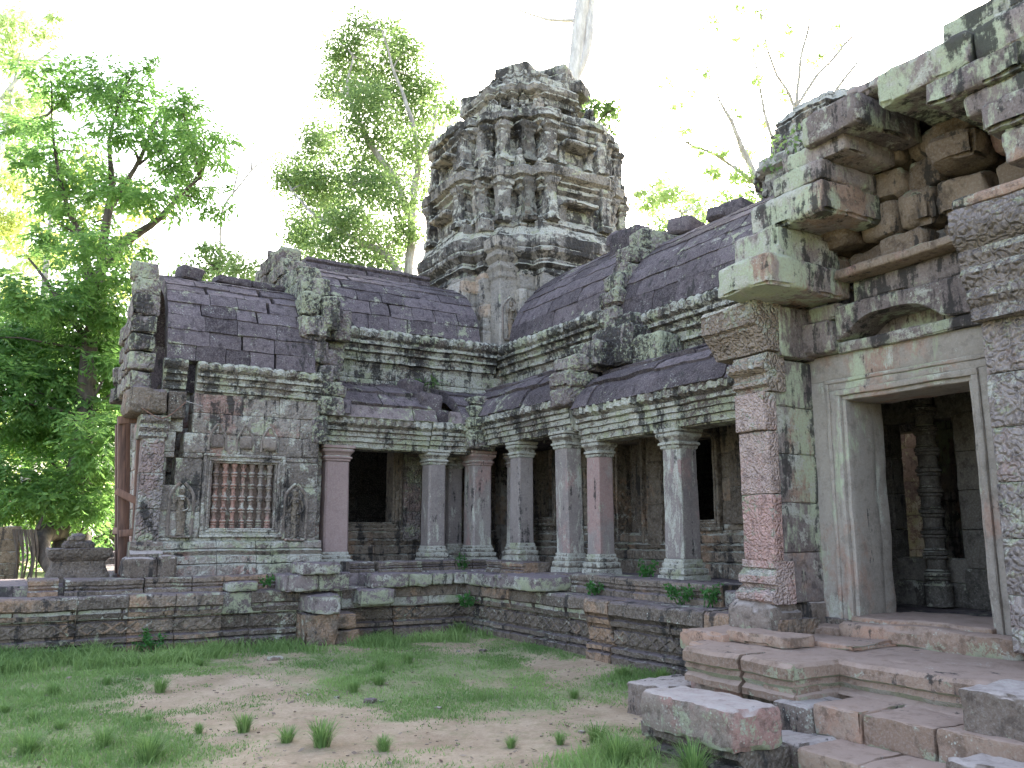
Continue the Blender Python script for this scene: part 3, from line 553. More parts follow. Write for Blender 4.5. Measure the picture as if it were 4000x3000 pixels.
gable(gr,'y',10.78,11.22,[(8.9,5.2),(8.95,6.0),(9.2,6.4),(9.7,6.7),(10.4,6.8)],5.2,.34,'naga',.22,.6)
mb=MB()
for lo,hi in (((8.45,10.7,5.35),(9.2,11.25,5.65)),((8.4,10.72,5.05),(8.95,11.2,5.34)),((8.5,10.75,5.66),(9.1,11.2,5.95))): block(mb,lo,hi,.06,.06,chip=.09,big=.08)
mb.build('naga_end',M['naga'],gr,amp=.026,freq=6,fine=.6)
mb=MB()
for lo,hi in (((7.30,10.55,3.56),(7.8,11.05,3.86)),((7.34,10.5,3.87),(7.95,11.1,4.12)),((7.42,10.45,4.12),(8.2,11.05,4.36)),((7.7,10.3,4.20),(8.7,11.0,4.6)),((8.05,10.0,4.2),(8.75,10.9,4.85)),((8.3,10.2,4.5),(8.75,10.9,5.1)),((8.2,9.4,4.1),(8.75,10.2,4.62))): block(mb,lo,hi,.05,.07,(0,0,random.uniform(-.03,.03)),chip=.08,big=.05)
mb.build('porch_gable',M['naga'],gr,amp=.022,freq=5)
mb=MB(); mold(mb,'y',7.55,10.72,13.55,shift(BEAM,3.20),1.6,.012,.006,.05,.17); mold(mb,'y',7.55,6.35,10.5,shift(BEAM,3.0),2.6,.012,.006,.05,.17); block(mb,(7.58,6.6,2.98),(7.9,10.5,3.25),.01,.3,chip=0); block(mb,(7.58,10.5,3.18),(7.9,14,3.4),.01,.3,chip=0); mb.build('architrave',M['cornice'],gr,amp=.012)
pr=[(7.42,3.70),(7.52,3.95),(7.80,4.22),(8.25,4.45),(8.9,4.62)]; pn=[(7.42,3.48),(7.52,3.72),(7.78,3.97),(8.2,4.17),(8.85,4.32)]
mb=MB(); roof(mb,'y',10.9,14.4,pr,4,.2,.045,.95,wide=.05,gap=.016,jit=.022); roof(mb,'y',6.3,10.55,pn,4,.2,.045,1.1,wide=.05,gap=.016,jit=.025)
block(mb,(8.2,6.6,3.2),(9,15,3.35),.01,.5,chip=0); mb.build('porch_roof',M['roof'],gr,amp=.022,freq=3,fine=.5)
mb=MB()
for lo,hi in (((7.18,13.42,3.12),(7.75,13.9,3.5)),((7.15,13.4,3.5),(7.8,13.95,3.72)),((7.25,13.5,3.72),(7.9,14.1,3.95)),((7.35,13.62,3.94),(8.0,14.2,4.14))): block(mb,lo,hi,.05,.06,chip=.07,big=.04)
mb.build('corner_stones',M['naga'],gr,amp=.02)
pillar(gr,7.62,13.92,1.10,3.12,.40,'pillar'); pillar(gr,8.25,13.55,1.12,3.10,.30,'pillar'); pillar(gr,7.74,12.55,1.16,3.18,.32,'pillar'); pillar(gr,7.66,10.98,1.02,3.20,.33,'pillar',(-.02,0)); pillar(gr,7.74,10.30,1.02,3.02,.31,'pillar'); pillar(gr,7.74,8.52,1.00,3.0,.35,'pillar',(0,.01))
# ------------------------------------------------------------------ tower
def redent(h=1.0):
    q=[(2.14,-.90),(2.14,.90),(1.84,.90),(1.84,1.27),(1.58,1.27),(1.58,1.58),(1.27,1.58),(1.27,1.84),(.90,1.84),(.90,2.14)]
    pts=[]
    for k in range(4):
        c,s=[(1,0),(0,1),(-1,0),(0,-1)][k]
        for x,y in q[1:]: pts.append((c*x-s*y,s*x+c*y))
    return np.array(pts)
def plan(step=.055):
    P=redent(); out=[];n=len(P)
    for i in range(n):
        a,b=P[i],P[(i+1)%n]; k=max(1,int(round(np.linalg.norm(b-a)/step)))
        for j in range(k): out.append(a+(b-a)*j/k)
    return np.array(out)
PL=plan(); _nx=np.roll(PL,-1,0)-np.roll(PL,1,0); NRM=np.stack([_nx[:,1],-_nx[:,0]],1); NRM/=np.linalg.norm(NRM,axis=1,keepdims=True)
UL=np.r_[0,np.cumsum(np.linalg.norm(np.diff(PL,axis=0),axis=1))]
def tier(parent,name,cx,cy,prof,mat,scale=1.0,lean=(0,0),seed=0,mask=None,ch=.29,ero=.035,res=.032,loss=.0):
    """prof: (plan scale, outward shift, z) from bottom to top, laid as stone courses with open joints"""
    P=np.array(prof,float); d=np.r_[0,np.cumsum(np.abs(np.diff(P[:,2]))+np.abs(np.diff(P[:,1]))+np.abs(np.diff(P[:,0]))*1.5)]
    k=max(4,int(d[-1]/res)); t=np.unique(np.r_[np.linspace(0,d[-1],k),d]); S,O,Z=(np.interp(t,d,P[:,i]) for i in range(3)); z0=P[0,2]
    rg=np.random.default_rng(seed+5); rings=[];tones=[]; table=rg.uniform(-1,1,(200,400)); lost=rg.uniform(0,1,(200,400))
    for s,o,z in zip(S,O,Z):
        ci=int((z-z0)/ch); fz=((z-z0)/ch)%1; off=(ci*.37)%1*.6; cu=((UL+off)/.62).astype(int); fu=((UL+off)/.62)%1
        j=table[ci%200,cu%400]; gro=np.maximum(np.clip(1-np.minimum(fu,1-fu)*.62/.03,0,1),np.clip(1-min(fz,1-fz)*ch/.03,0,1))
        gone=(lost[ci%200,cu%400]<loss)*.12
        dd=o+j*.022-gro*.028-gone
        q=PL*scale*s+NRM*dd[:,None]
        rings.append(np.stack([cx+q[:,0]+lean[0]*(z-z0),cy+q[:,1]+lean[1]*(z-z0),np.full(len(q),z)],1)); tones.append(j*.5+.5)
    mb=MB(); V=np.concatenate(rings); W=V.copy(); c=np.array([cx,cy,0])
    rad=(V-c)*np.array([1,1,0]); rad/=np.maximum(np.linalg.norm(rad,axis=1,keepdims=True),1e-6)
    e=fbm(V,1.3,3,seed)*ero*1.1+fbm(V,5,3,seed+3)*ero*.8; V=V+rad*e[:,None]; V[:,2]+=fbm(W,1.2,2,seed+9)*ero*.7
    if mask is not None: V=mask(V)
    n=len(PL); loft(mb,[V[i*n:(i+1)*n] for i in range(len(rings))],np.concatenate(tones))
    return mb.build(name,M[mat],parent,amp=.014,freq=9,fine=.7)
def arch_panel(parent,cx,cy,face,z,wd,h,out,mat='tower',name='fronton'):
    """horseshoe fronton with raised rim and broken niche under it; face '-x' '-y' '+x' '+y'"""
    mb=MB(); a=np.linspace(0,math.pi,26); o=np.stack([np.cos(a)*(1+.16*np.sin(3*a)**2),np.sin(a)*1.0+.18*np.exp(-((a-math.pi/2)/.25)**2)],1); o=np.vstack([[1.08,-.28],[1.08,-.05],o,[-1.08,-.05],[-1.08,-.28]])*np.array([wd/2,h])
    n=len(o); rings=[]
    for s,d in ((1.0,-.25),(1.02,.06),(.96,.15),(.84,.15),(.78,.05),(.6,.07),(.4,.10),(.15,.12),(.02,.12)): rings.append(np.stack([o[:,0]*s,np.full(n,d),o[:,1]*s+ (1-s)*h*.1],1))
    L=np.concatenate(rings)
    u,dd,zz=L.T
    pos={'-y':np.stack([cx+u,cy-out-dd,z+zz],1),'+y':np.stack([cx-u,cy+out+dd,z+zz],1),'-x':np.stack([cx-out-dd,cy-u,z+zz],1),'+x':np.stack([cx+out+dd,cy+u,z+zz],1)}[face]
    pos=pos+np.stack([fbm(pos,3.2,3,5+i) for i in range(3)],1)*.05
    loft(mb,[pos[i*n:(i+1)*n] for i in range(len(rings))],random.random()); return mb.build(name,M[mat],parent,amp=.03,freq=7,fine=.7)
tw=thing('temple_tower',(10.3,16.5,1),'tall weathered stone tower in crumbling lichened tiers, rising behind the inner corner','tower')
TX,TY=10.3,16.5
tier(tw,'tower_body',TX,TY,[(1,.04,.9),(1,.04,5.2),(1,.12,5.4),(1,.06,5.6),(1,.06,7.0),(1,.03,7.1)],'shaft',seed=1,ero=.03)
tier(tw,'tower_cornice',TX,TY,[(1,-.02,6.98),(1,.05,7.05),(1,.03,7.15),(1,.14,7.22),(1,.10,7.34),(1,.24,7.46),(1,.27,7.62),(1,.28,7.82),(1,.2,7.88),(1,.12,8.05),(.98,-.02,8.1)],'tower',seed=6,ero=.04)
tier(tw,'tower_tier',TX,TY,[(.97,-.03,8.0),(.97,.05,8.12),(.97,-.02,8.24),(.96,-.05,8.9),(.96,.04,8.96),(.96,.02,9.05),(.96,.12,9.1),(.96,.10,9.18),(.96,.22,9.22),(.96,.25,9.40),(.95,.12,9.46),(.93,-.05,9.5)],'tower',1.03,seed=2,ero=.042,loss=.06)
tier(tw,'tower_tier',TX,TY,[(.92,-.06,9.42),(.92,.02,9.54),(.91,-.04,9.66),(.90,-.06,10.25),(.90,.04,10.3),(.90,.02,10.42),(.89,.12,10.5),(.89,.10,10.57),(.88,.22,10.62),(.87,.22,10.8),(.83,.08,10.88),(.8,-.05,10.95)],'tower',1.06,seed=3,ero=.05,loss=.08)
def m3(V):
    V=V.copy(); lat=.857*(V[:,0]-TX)-.515*(V[:,1]-TY); top=np.interp(lat,[-2.6,-1.7,-1.5,-.6,-.5,1.2,1.3,1.7,2.6],[11.0,11.9,12.3,12.35,12.4,12.3,12.0,11.6,11.2])+fbm(V,2.5,2,40)*.10; V[:,2]=np.minimum(V[:,2],top); return V
tier(tw,'tower_tier',TX,TY,[(.76,-.04,10.8),(.75,0,11.0),(.72,-.05,11.1),(.70,-.05,11.55),(.70,.06,11.62),(.69,.12,11.82),(.66,.02,11.95),(.6,-.04,12.02),(.57,-.04,12.4),(.52,.0,12.45),(.3,0,12.5)],'tower',.9,seed=4,ero=.06,mask=m3,loss=.1)
mb=MB()
for lo,hi,rz in (((9.78,16.2,12.0),(10.66,17.15,13.0),.54),((10.45,15.55,12.0),(11.45,16.5,12.55),.5),((10.55,15.65,12.54),(11.4,16.4,12.84),.55),((10.9,15.4,12.1),(11.6,16.0,12.4),.6),((9.05,16.9,11.75),(9.75,17.6,12.28),.54)): block(mb,lo,hi,.05,.07,(0,0,rz),chip=.08,big=.05)
mb.build('tower_top',M['tower'],tw,amp=.03,freq=4,fine=.6)
for z,wd,h,o,hb in ((8.5,1.5,.72,1.93,8.1),(9.95,1.3,.62,1.80,9.5)):
    for f in ('-x','-y'): arch_panel(tw,TX,TY,f,z,wd,h,o)
arch_panel(tw,TX,TY,'+x',8.55,1.9,.75,1.98); arch_panel(tw,TX,TY,'+x',9.95,1.7,.72,1.84)
for z0,z1,sc in ((8.2,9.15,1.0),(9.6,10.5,.96)):       # pilasters framing the niches and corners
    for x,y in ((-2.14,-.72),(-2.14,.72),(-.72,-2.14),(.72,-2.14),(-1.6,-1.6),(-1.86,-1.1),(-1.1,-1.86),(1.86,-1.1),(1.6,-1.6),(1.1,-1.86),(-1.86,1.1),(-1.1,-1.86)):
        if random.random()<.25: continue
        X,Y=TX+x*sc,TY+y*sc; mb=MB(); sq_loft(mb,X,Y,[(.34,z0),(.34,z0+.1),(.27,z0+.13),(.25,z0+.2),(.25,z1-.25),(.28,z1-.22),(.27,z1-.16),(.36,z1-.1),(.38,z1)],6,.05); mb.build('pilaster',M['tower'],tw,amp=.05,freq=3.5,fine=.5)
for f,(x,y) in (('-x',(-2.0,0)),('-y',(0,-2.0))):
    for z0,z1 in ((8.2,8.62),(9.6,10.0)):
        mb=MB()
        for q in (-.36,.36):
            c=(TX+x*1.02+(q if f=='-y' else 0),TY+y*1.02+(q if f=='-x' else 0)); sq_loft(mb,c[0],c[1],[(.22,z0),(.16,z0+.1),(.16,z1-.1),(.24,z1)],5,.06)
        block(mb,(TX+x*.98-.42,TY+y*.98-.42,z1),(TX+x*.98+.42,TY+y*.98+.42,z1+.10),.03,.06,big=.03); mb.build('niche_frame',M['tower'],tw,amp=.025,freq=6)
for zc,k in ((8.08,.98),(9.48,.94),(10.92,.80)):      # corner antefixes standing on the cornices
    for x,y in ((1.66,1.66),(1.9,1.35),(1.35,1.9),(2.1,.9),(.9,2.1)):
        for sx,sy in ((-1,-1),(1,-1),(-1,1)):
            if random.random()<.35: continue
            q=random.uniform(.10,.17); hh=random.uniform(.22,.46); X=TX+sx*x*k; Y=TY+sy*y*k; mb=MB()
            block(mb,(X-q,Y-q,zc-.1),(X+q,Y+q,zc+hh*.6),.03,.05,(random.uniform(-.05,.05),random.uniform(-.05,.05),random.uniform(-.1,.1)),chip=.08,big=.03); block(mb,(X-q*.7,Y-q*.7,zc+hh*.55),(X+q*.7,Y+q*.7,zc+hh),.04,.05,(.05,.05,.2),chip=.1,big=.05)
            mb.build('antefix',M['tower'],tw,amp=.02,freq=7,fine=.6)
mb=MB()   # corner pilaster with figures, in the roof valley
sq_loft(mb,8.85,15.05,[(.62,5.2),(.60,5.3),(.52,5.4),(.52,6.9),(.6,6.95),(.6,7.05),(.7,7.15),(.66,7.25),(.85,7.36),(.85,7.45),(1.0,7.52),(1.05,7.72),(.8,7.75)],12,.05,ch=.03); cpil=mb.build('corner_pilaster',M['shaft'],tw,amp=.007)
figure(cpil,8.86,14.78,5.62,.85); 
# ------------------------------------------------------------------ domed tower over the doorway
rt=thing('gate_tower',(11.7,8.5,1),'rounded ruined tower top with ferns, rising behind the roof above the doorway','tower')
tier(rt,'tower_body',11.7,8.5,[(.95,0,4.5),(.95,0,6.5),(.95,.1,6.6),(.95,.12,6.8),(.92,-.02,6.9)],'tower',.72,seed=11,ero=.06)
tier(rt,'tower_tier',11.7,8.5,[(.88,0,6.85),(.86,0,7.4),(.86,.1,7.5),(.84,.1,7.7),(.78,-.03,7.78),(.74,0,8.2),(.70,.08,8.35),(.6,.05,8.55),(.5,0,8.7),(.2,0,8.8)],'tower',.75,seed=12,ero=.07)
# ------------------------------------------------------------------ doorway pavilion at the right
gp=thing('gate_pavilion',(7.4,4.9,.6),'large stone doorway pavilion with green stained frame, pink carved pilaster and broken pediment','pavilion')
mb=MB(); wall(mb,'y',7.62,2.4,7.0,.6,4.3,.4,.42,.7,holes=[(4.15,5.66,.6,3.1)],tone=None); wall(mb,'x',6.75,7.62,9.3,.8,4.6,.25,.4,.7); wall(mb,'y',11.2,2,7.2,.6,6,.3,.5,1,); wall(mb,'x',2.3,7.62,11.2,.8,5.5,.3,.5,1); mb.build('wall',M['gate'],gp,amp=.012)
mb=MB(); block(mb,(7.5,2.3,4.25),(11.4,6.9,4.5),.01,.5,chip=0)
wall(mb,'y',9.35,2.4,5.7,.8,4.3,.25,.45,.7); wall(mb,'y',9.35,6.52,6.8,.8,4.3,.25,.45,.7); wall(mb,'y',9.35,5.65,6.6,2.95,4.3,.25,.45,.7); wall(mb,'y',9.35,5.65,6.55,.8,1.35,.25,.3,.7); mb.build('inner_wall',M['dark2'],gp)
mb=MB(); cprof=[(.15,.82),(.15,1.05),(.12,1.08)]
for k in range(9):
    z=1.1+k*.235; cprof+=[(.105,z),(.13,z+.015),(.13,z+.035),(.11,z+.04),(.14,z+.055),(.14,z+.085),(.11,z+.095),(.13,z+.11),(.105,z+.125)]
cprof+=[(.13,3.3),(.13,3.5)]
lathe(mb,9.18,5.92,cprof,14); mb.build('colonette',M['dark2'],gp,amp=.006)
mb=MB(); a=frame(mb,'y',7.30,3.76,6.04,.78,3.46,[(.27,.0),(.04,.03),(.075,.015),(.06,.04),(.045,.0)],.42,False); mb.build('door_frame',M['frame'],gp,amp=.012,freq=3)
mb=MB(); block(mb,(7.72,5.57,.8),(7.92,5.78,3.0),.02,.1); block(mb,(7.72,4.0,.8),(7.92,4.22,3.0),.02,.1); block(mb,(7.72,3.95,2.98),(7.92,5.85,3.2),.02,.1); mb.build('reveal',M['frame'],gp,amp=.014)
mb=MB(); block(mb,(7.02,3.9,.60),(7.7,5.62,.80),.05,.06,chip=.05,big=.03); block(mb,(7.2,4.2,.78),(8.2,5.6,.84),.03,.07,big=.02); block(mb,(7.05,5.6,.58),(7.5,6.1,.74),.04,.06,big=.03); mb.build('threshold',M['step'],gp,amp=.014)
# lintels over the door, with the sprung crack
mb=MB(); block(mb,(7.12,5.55,3.47),(7.7,6.16,3.80),.03,.06,(0,0,.01),chip=.05); block(mb,(7.22,5.5,3.82),(7.7,6.1,3.98),.02,.07); block(mb,(7.24,3.7,3.445),(7.7,5.56,3.56),.015,.06,chip=.02)
i0=len(mb.v); block(mb,(7.20,3.6,3.565),(7.7,5.54,3.93),.02,.05,chip=.03,maxn=40); V=mb.v[i0]; y=V[:,1]; lift=.22*np.exp(-((y-4.92)/.46)**4)*(y<5.6); V[:,2]+=lift*np.clip((3.80-V[:,2])/.24,0,1)
block(mb,(7.26,3.55,3.935),(7.75,5.35,4.17),.03,.06,(0,.0,-.015),chip=.05,big=.02); mb.build('lintel',M['gate'],gp,amp=.013)
mb=MB(); block(mb,(7.62,4.4,3.5),(7.66,5.56,3.9),.0,.3,chip=0); mb.build('crack_shade',M['dark'],gp,amp=0)  # thin near-black sheet painted in for the shade inside the crack
# left pilaster: pink carved face on grey stones
mb=MB(); wall(mb,'y',6.72,5.96,6.38,.95,3.42,.88,.46,.6,jit=.006,gap=.008); mb.build('pilaster',M['gate'],gp,amp=.008)
mb=MB(); block(mb,(7.50,5.92,.7),(7.72,6.2,3.5),.03,.08); block(mb,(7.3,5.95,3.42),(7.64,6.3,4.0),.03,.08); mb.build('wall_strip',M['gate'],gp,amp=.012)
for a,b,m,x in ((1.36,2.02,'pinkcarve',6.60),(2.025,2.66,'pinkcarve',6.60),(2.67,3.06,'pinkcarve',6.56)):
    mb=MB(); block(mb,(x,5.95,a),(6.74,6.36,b),.012,.05,chip=.02); mb.build('carved_panel',M[m],gp,amp=.008,freq=5)
mb=MB(); mold(mb,'y',6.64,5.93,6.40,[(-.2,1.37),(.04,1.37),(.05,1.30),(.02,1.29),(.06,1.25),(.09,1.22,.02),(.09,1.15,.02),(.04,1.13),(.04,1.10),(.10,1.08),(.14,1.04,.035),(.14,.98,.035),(.08,.95),(-.2,.95)],1,pitch=.075,pres=.03,res=.02); mb.build('pilaster_base',M['pinkcarve'],gp,amp=.008)
mb=MB(); block(mb,(6.44,5.90,.63),(7.0,6.52,.96),.10,.05,chip=.08,big=.08); block(mb,(7.0,5.94,.62),(7.62,6.4,.95),.03,.06,chip=.04); mb.build('pilaster_foot',M['loose'],gp,amp=.014)
mb=MB(); mold(mb,'y',6.66,5.93,6.42,[(-.2,3.46),(.05,3.46),(.07,3.40),(.13,3.36,.03),(.14,3.29,.03),(.05,3.25),(.05,3.20),(.09,3.17),(.09,3.13),(.03,3.11),(.04,3.07),(-.2,3.07)],1,pitch=.09,pres=.03,res=.02)
mold(mb,'y',6.62,5.9,6.66,[(-.2,3.99),(.18,3.99),(.21,3.95,.012),(.20,3.74,.012),(.16,3.72),(.16,3.69),(.11,3.64),(.05,3.55),(.02,3.48),(-.2,3.47)],1,pitch=.06,pres=.03,res=.03); mb.build('capital',M['tancarve'],gp,amp=.012)
mb=MB(); block(mb,(6.78,5.88,3.44),(7.6,6.5,3.98),.02,.07); mb.build('capital_block',M['gate'],gp,amp=.01)
# right pilaster with capital
mb=MB(); wall(mb,'y',6.62,2.6,3.72,.75,3.3,1.0,.42,.6,jit=.006); mb.build('pilaster',M['greycarve'],gp,amp=.008)
mb=MB(); mold(mb,'y',6.55,2.5,3.74,[(-.3,4.17),(.22,4.17),(.24,4.02,.02),(.20,3.92,.02),(.13,3.86),(.15,3.80),(.1,3.72),(.13,3.66),(.07,3.55),(.09,3.47),(.03,3.4),(.05,3.3),(-.3,3.28)],1.5,pitch=.1,pres=.04); mb.build('capital',M['greycarve'],gp,amp=.014)
mb=MB(); block(mb,(6.35,2.5,4.18),(7.3,3.72,4.29),.03,.07,chip=.04,big=.02); mb.build('capital_block',M['gate'],gp,amp=.012)
# pediment: courses whose middle has fallen out
mb=MB()
PB=[((6.15,5.42,4.00),(7.35,6.12,4.30)),((6.35,5.50,4.31),(7.3,6.06,4.66)),((6.42,4.98,4.67),(7.3,5.92,4.98)),((6.5,5.0,4.99),(7.3,5.62,5.2)),((6.55,4.78,5.205),(7.3,5.56,5.40)),((6.45,4.55,5.37),(7.4,5.20,5.68)),((6.62,4.3,5.685),(7.6,4.80,5.80)),((6.7,2.2,5.72),(7.7,4.55,5.88)),((6.78,2.2,5.89),(7.7,3.95,6.10)),
 ((6.45,2.2,5.40),(7.3,4.34,5.70)),((6.4,2.2,5.16),(7.3,3.88,5.39)),((6.45,2.2,4.96),(7.2,3.60,5.15)),((6.36,2.2,4.72),(7.2,3.42,4.95)),((6.34,2.2,4.42),(7.2,3.30,4.71))]
for lo,hi in PB:
    ys=[lo[1],hi[1]] if hi[1]-lo[1]<1.2 else [lo[1],hi[1]-random.uniform(.55,.95),hi[1]]
    for a,b in zip(ys[:-1],ys[1:]): block(mb,(lo[0]+random.uniform(-.04,.04),a,lo[2]),(hi[0],b-.012,hi[2]),.03,.05,(0,random.uniform(-.02,.02),random.uniform(-.02,.02)),chip=.09,big=.032,maxn=30)
mb.build('pediment',M['gate'],gp,amp=.013,freq=4,fine=.7)
mb=MB()
for z0,z1 in ((4.20,4.55),(4.56,4.93),(4.94,5.24),(5.25,5.5)):
    y=3.4
    while y<5.9:
        L=random.uniform(.38,.62); x=random.choice([7.05,7.2,7.3,7.42]); block(mb,(x,y,z0),(7.95,y+L-.03,z1-.02),.06,.05,(0,random.uniform(-.06,.06),random.uniform(-.09,.09)),chip=.1,big=.09); y+=L
block(mb,(7.05,3.5,4.17),(7.5,5.4,4.26),.02,.06); mb.build('broken_core',M['void'],gp,amp=.02,freq=4)
mb=MB(); rfc=[(6.6,4.35),(6.5,4.75),(6.15,5.2),(5.7,5.55),(5.2,5.8),(4.4,6.0)]
roof(mb,'x',7.32,11.2,rfc,6,.3,.03,.8,wide=.03,jit=.01,back=True); roof(mb,'x',7.5,11.2,[(8.8-a,b) for a,b in rfc],4,.3,.03,1,back=False)
mb.build('roof',M['roof'],gp,amp=.018)
# ------------------------------------------------------------------ stairs
st=thing('stone_stairs',(5.8,4.4,0),'worn pinkish stone steps and landing leading up to the doorway','stairs')
LD=[(-.3,.63),(.01,.63),(.04,.60),(.04,.52),(.0,.50),(.02,.46,.0),(-.02,.42),(.03,.39),(.03,.34),(-.3,.34)]
mb=MB(); mold(mb,'y',5.93,3.3,4.98,LD,3,.01,.004,.05); mold(mb,'y',5.40,4.74,5.28,LD,1,.01,.004,.05); mold(mb,'y',5.40,5.30,5.98,LD,1,.02,.012,.05); mold(mb,'x',4.75,5.4,6.0,LD,1,.01,.0,.05)
block(mb,(5.65,4.76,.34),(7.4,6.2,.625),.02,.09,big=.015); block(mb,(6.18,2.4,.34),(7.6,4.8,.628),.02,.09,big=.015); block(mb,(5.98,5.35,.62),(6.42,6.05,.74),.04,.05,chip=.08,big=.04); block(mb,(5.9,6.0,.5),(6.6,6.6,.70),.03,.06,big=.03); block(mb,(6.45,5.0,.62),(7.2,5.85,.67),.03,.06,chip=.06,big=.03)
mb.build('landing',M['step'],st,amp=.014,freq=3)
mb=MB()
for y0,y1 in ((2.9,3.55),(3.56,4.10),(4.11,4.52)): block(mb,(5.33,y0,.17),(6.1,y1-.004,.395+random.uniform(-.006,.006)),.015,.035,chip=.035,big=.012,maxn=26)
mold(mb,'y',5.95,2.9,4.74,[(-.1,.40),(.0,.40),(.07,.395),(.1,.37),(-.1,.33)],1); mb.build('step',M['step'],st,amp=.013)
mb=MB()
for y0,y1 in ((2.6,3.3),(3.31,3.78),(3.79,4.28)): block(mb,(4.85,y0,-.05),(5.6,y1-.004,.185+random.uniform(-.006,.006)),.015,.035,chip=.035,big=.012,maxn=26)
mb.build('step',M['step'],st,amp=.013)
mb=MB(); block(mb,(5.28,4.53,.10),(5.8,4.86,.36),.03,.05,chip=.05,big=.02); block(mb,(5.52,4.87,.06),(6.0,5.42,.335),.03,.05,chip=.05,big=.02); block(mb,(5.54,5.43,.08),(6.0,6.05,.33),.03,.05,chip=.05,big=.02); block(mb,(4.95,4.3,-.05),(5.4,4.75,.17),.04,.05,chip=.06,big=.03); block(mb,(5.45,4.7,-.1),(6.0,6.1,.06),.03,.07,big=.02); mb.build('side_course',M['loose'],st,amp=.015)
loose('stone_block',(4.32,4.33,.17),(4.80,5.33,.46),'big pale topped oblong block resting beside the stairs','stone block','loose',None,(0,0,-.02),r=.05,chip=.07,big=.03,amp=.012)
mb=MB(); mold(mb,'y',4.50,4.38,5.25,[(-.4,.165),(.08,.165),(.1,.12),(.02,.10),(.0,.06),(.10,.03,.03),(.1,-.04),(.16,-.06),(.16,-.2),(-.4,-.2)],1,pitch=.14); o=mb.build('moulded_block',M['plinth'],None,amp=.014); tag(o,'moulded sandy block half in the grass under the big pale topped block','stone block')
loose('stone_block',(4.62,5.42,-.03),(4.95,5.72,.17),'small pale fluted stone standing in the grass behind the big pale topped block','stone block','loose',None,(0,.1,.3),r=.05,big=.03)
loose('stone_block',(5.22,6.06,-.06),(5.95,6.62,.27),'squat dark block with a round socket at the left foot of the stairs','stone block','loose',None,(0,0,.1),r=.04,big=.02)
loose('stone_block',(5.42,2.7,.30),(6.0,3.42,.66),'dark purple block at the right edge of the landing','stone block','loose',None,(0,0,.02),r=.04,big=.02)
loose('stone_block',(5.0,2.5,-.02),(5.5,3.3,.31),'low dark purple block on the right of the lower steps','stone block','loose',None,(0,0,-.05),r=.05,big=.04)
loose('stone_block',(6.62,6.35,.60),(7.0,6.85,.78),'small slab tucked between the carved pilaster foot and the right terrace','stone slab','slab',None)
# ------------------------------------------------------------------ pedestal and shoring at the left
pd=thing('stone_pedestal',(1.05,14.3,.95),'small moulded stone pedestal with a broken stump on top, near the left tree','pedestal')
mb=MB(); sq_loft(mb,1.07,14.3,[(.80,.92),(.80,1.02),(.76,1.06),(.72,1.12),(.70,1.13),(.68,1.22),(.72,1.24),(.80,1.28),(.84,1.34),(.84,1.40),(.6,1.405)],10,.04); mb.build('base',M['plinth'],pd,amp=.014)
mb=MB(); block(mb,(.85,14.05,1.40),(1.26,14.5,1.50),.04,.04,chip=.06,big=.04); block(mb,(.93,14.1,1.49),(1.13,14.4,1.60),.05,.04,big=.05); mb.build('stump',M['plinth'],pd,amp=.016)
sh=thing('timber_shoring',(1.6,14.3,.97),'red brown timber props shoring up the cracked west doorway of the pavilion','shoring')
def plank(name,a,b,w,d):
    a=np.array(a,float);b=np.array(b,float);L=np.linalg.norm(b-a);t=(b-a)/L;up=np.array([0,1.,0]) if abs(t[1])<.8 else np.array([1.,0,0]);u=np.cross(t,up);u/=np.linalg.norm(u);v=np.cross(t,u)
    mb=MB();block(mb,(-w/2,-d/2,0),(w/2,d/2,L),.006,.2,chip=0); V=mb.v[0]; mb.v[0]=a+V[:,:1]*u+V[:,1:2]*v+V[:,2:]*t; mb.build(name,M['wood'],sh,amp=.003)
for x,y,x2,y2 in ((1.64,13.95,1.47,13.95),(1.80,13.85,1.74,13.85),(1.72,14.3,1.58,14.3),(1.72,15.0,1.55,15.0)): plank('post',(x,y,.97),(x2,y2,3.36),.11,.12)
plank('rail',(1.54,13.76,1.62),(1.96,13.76,1.66),.10,.06); plank('rail',(1.42,13.9,3.3),(1.8,13.9,3.36),.12,.1); plank('brace',(1.45,13.74,2.24),(1.96,13.72,1.98),.1,.05); plank('rail',(1.6,14.2,1.66),(1.62,15.1,1.66),.1,.06)
mb=MB(); tube(mb,[(1.66,13.24,3.42),(1.9,13.2,3.27),(2.05,13.3,3.34),(2.28,13.32,3.58)],[.008],6,.05); tag(mb.build('rope',M['wood'],None,amp=0),'thin orange cord tied across the capital beside the crack','cord')
mb=MB(); tube(mb,[(2.26,13.38,3.60),(2.52,13.36,3.53)],[.008],6,.05); o=mb.build('metal_rod',M['palebark'],None,amp=0); tag(o,'short grey metal rod stuck across the crack in the pavilion wall','rod')
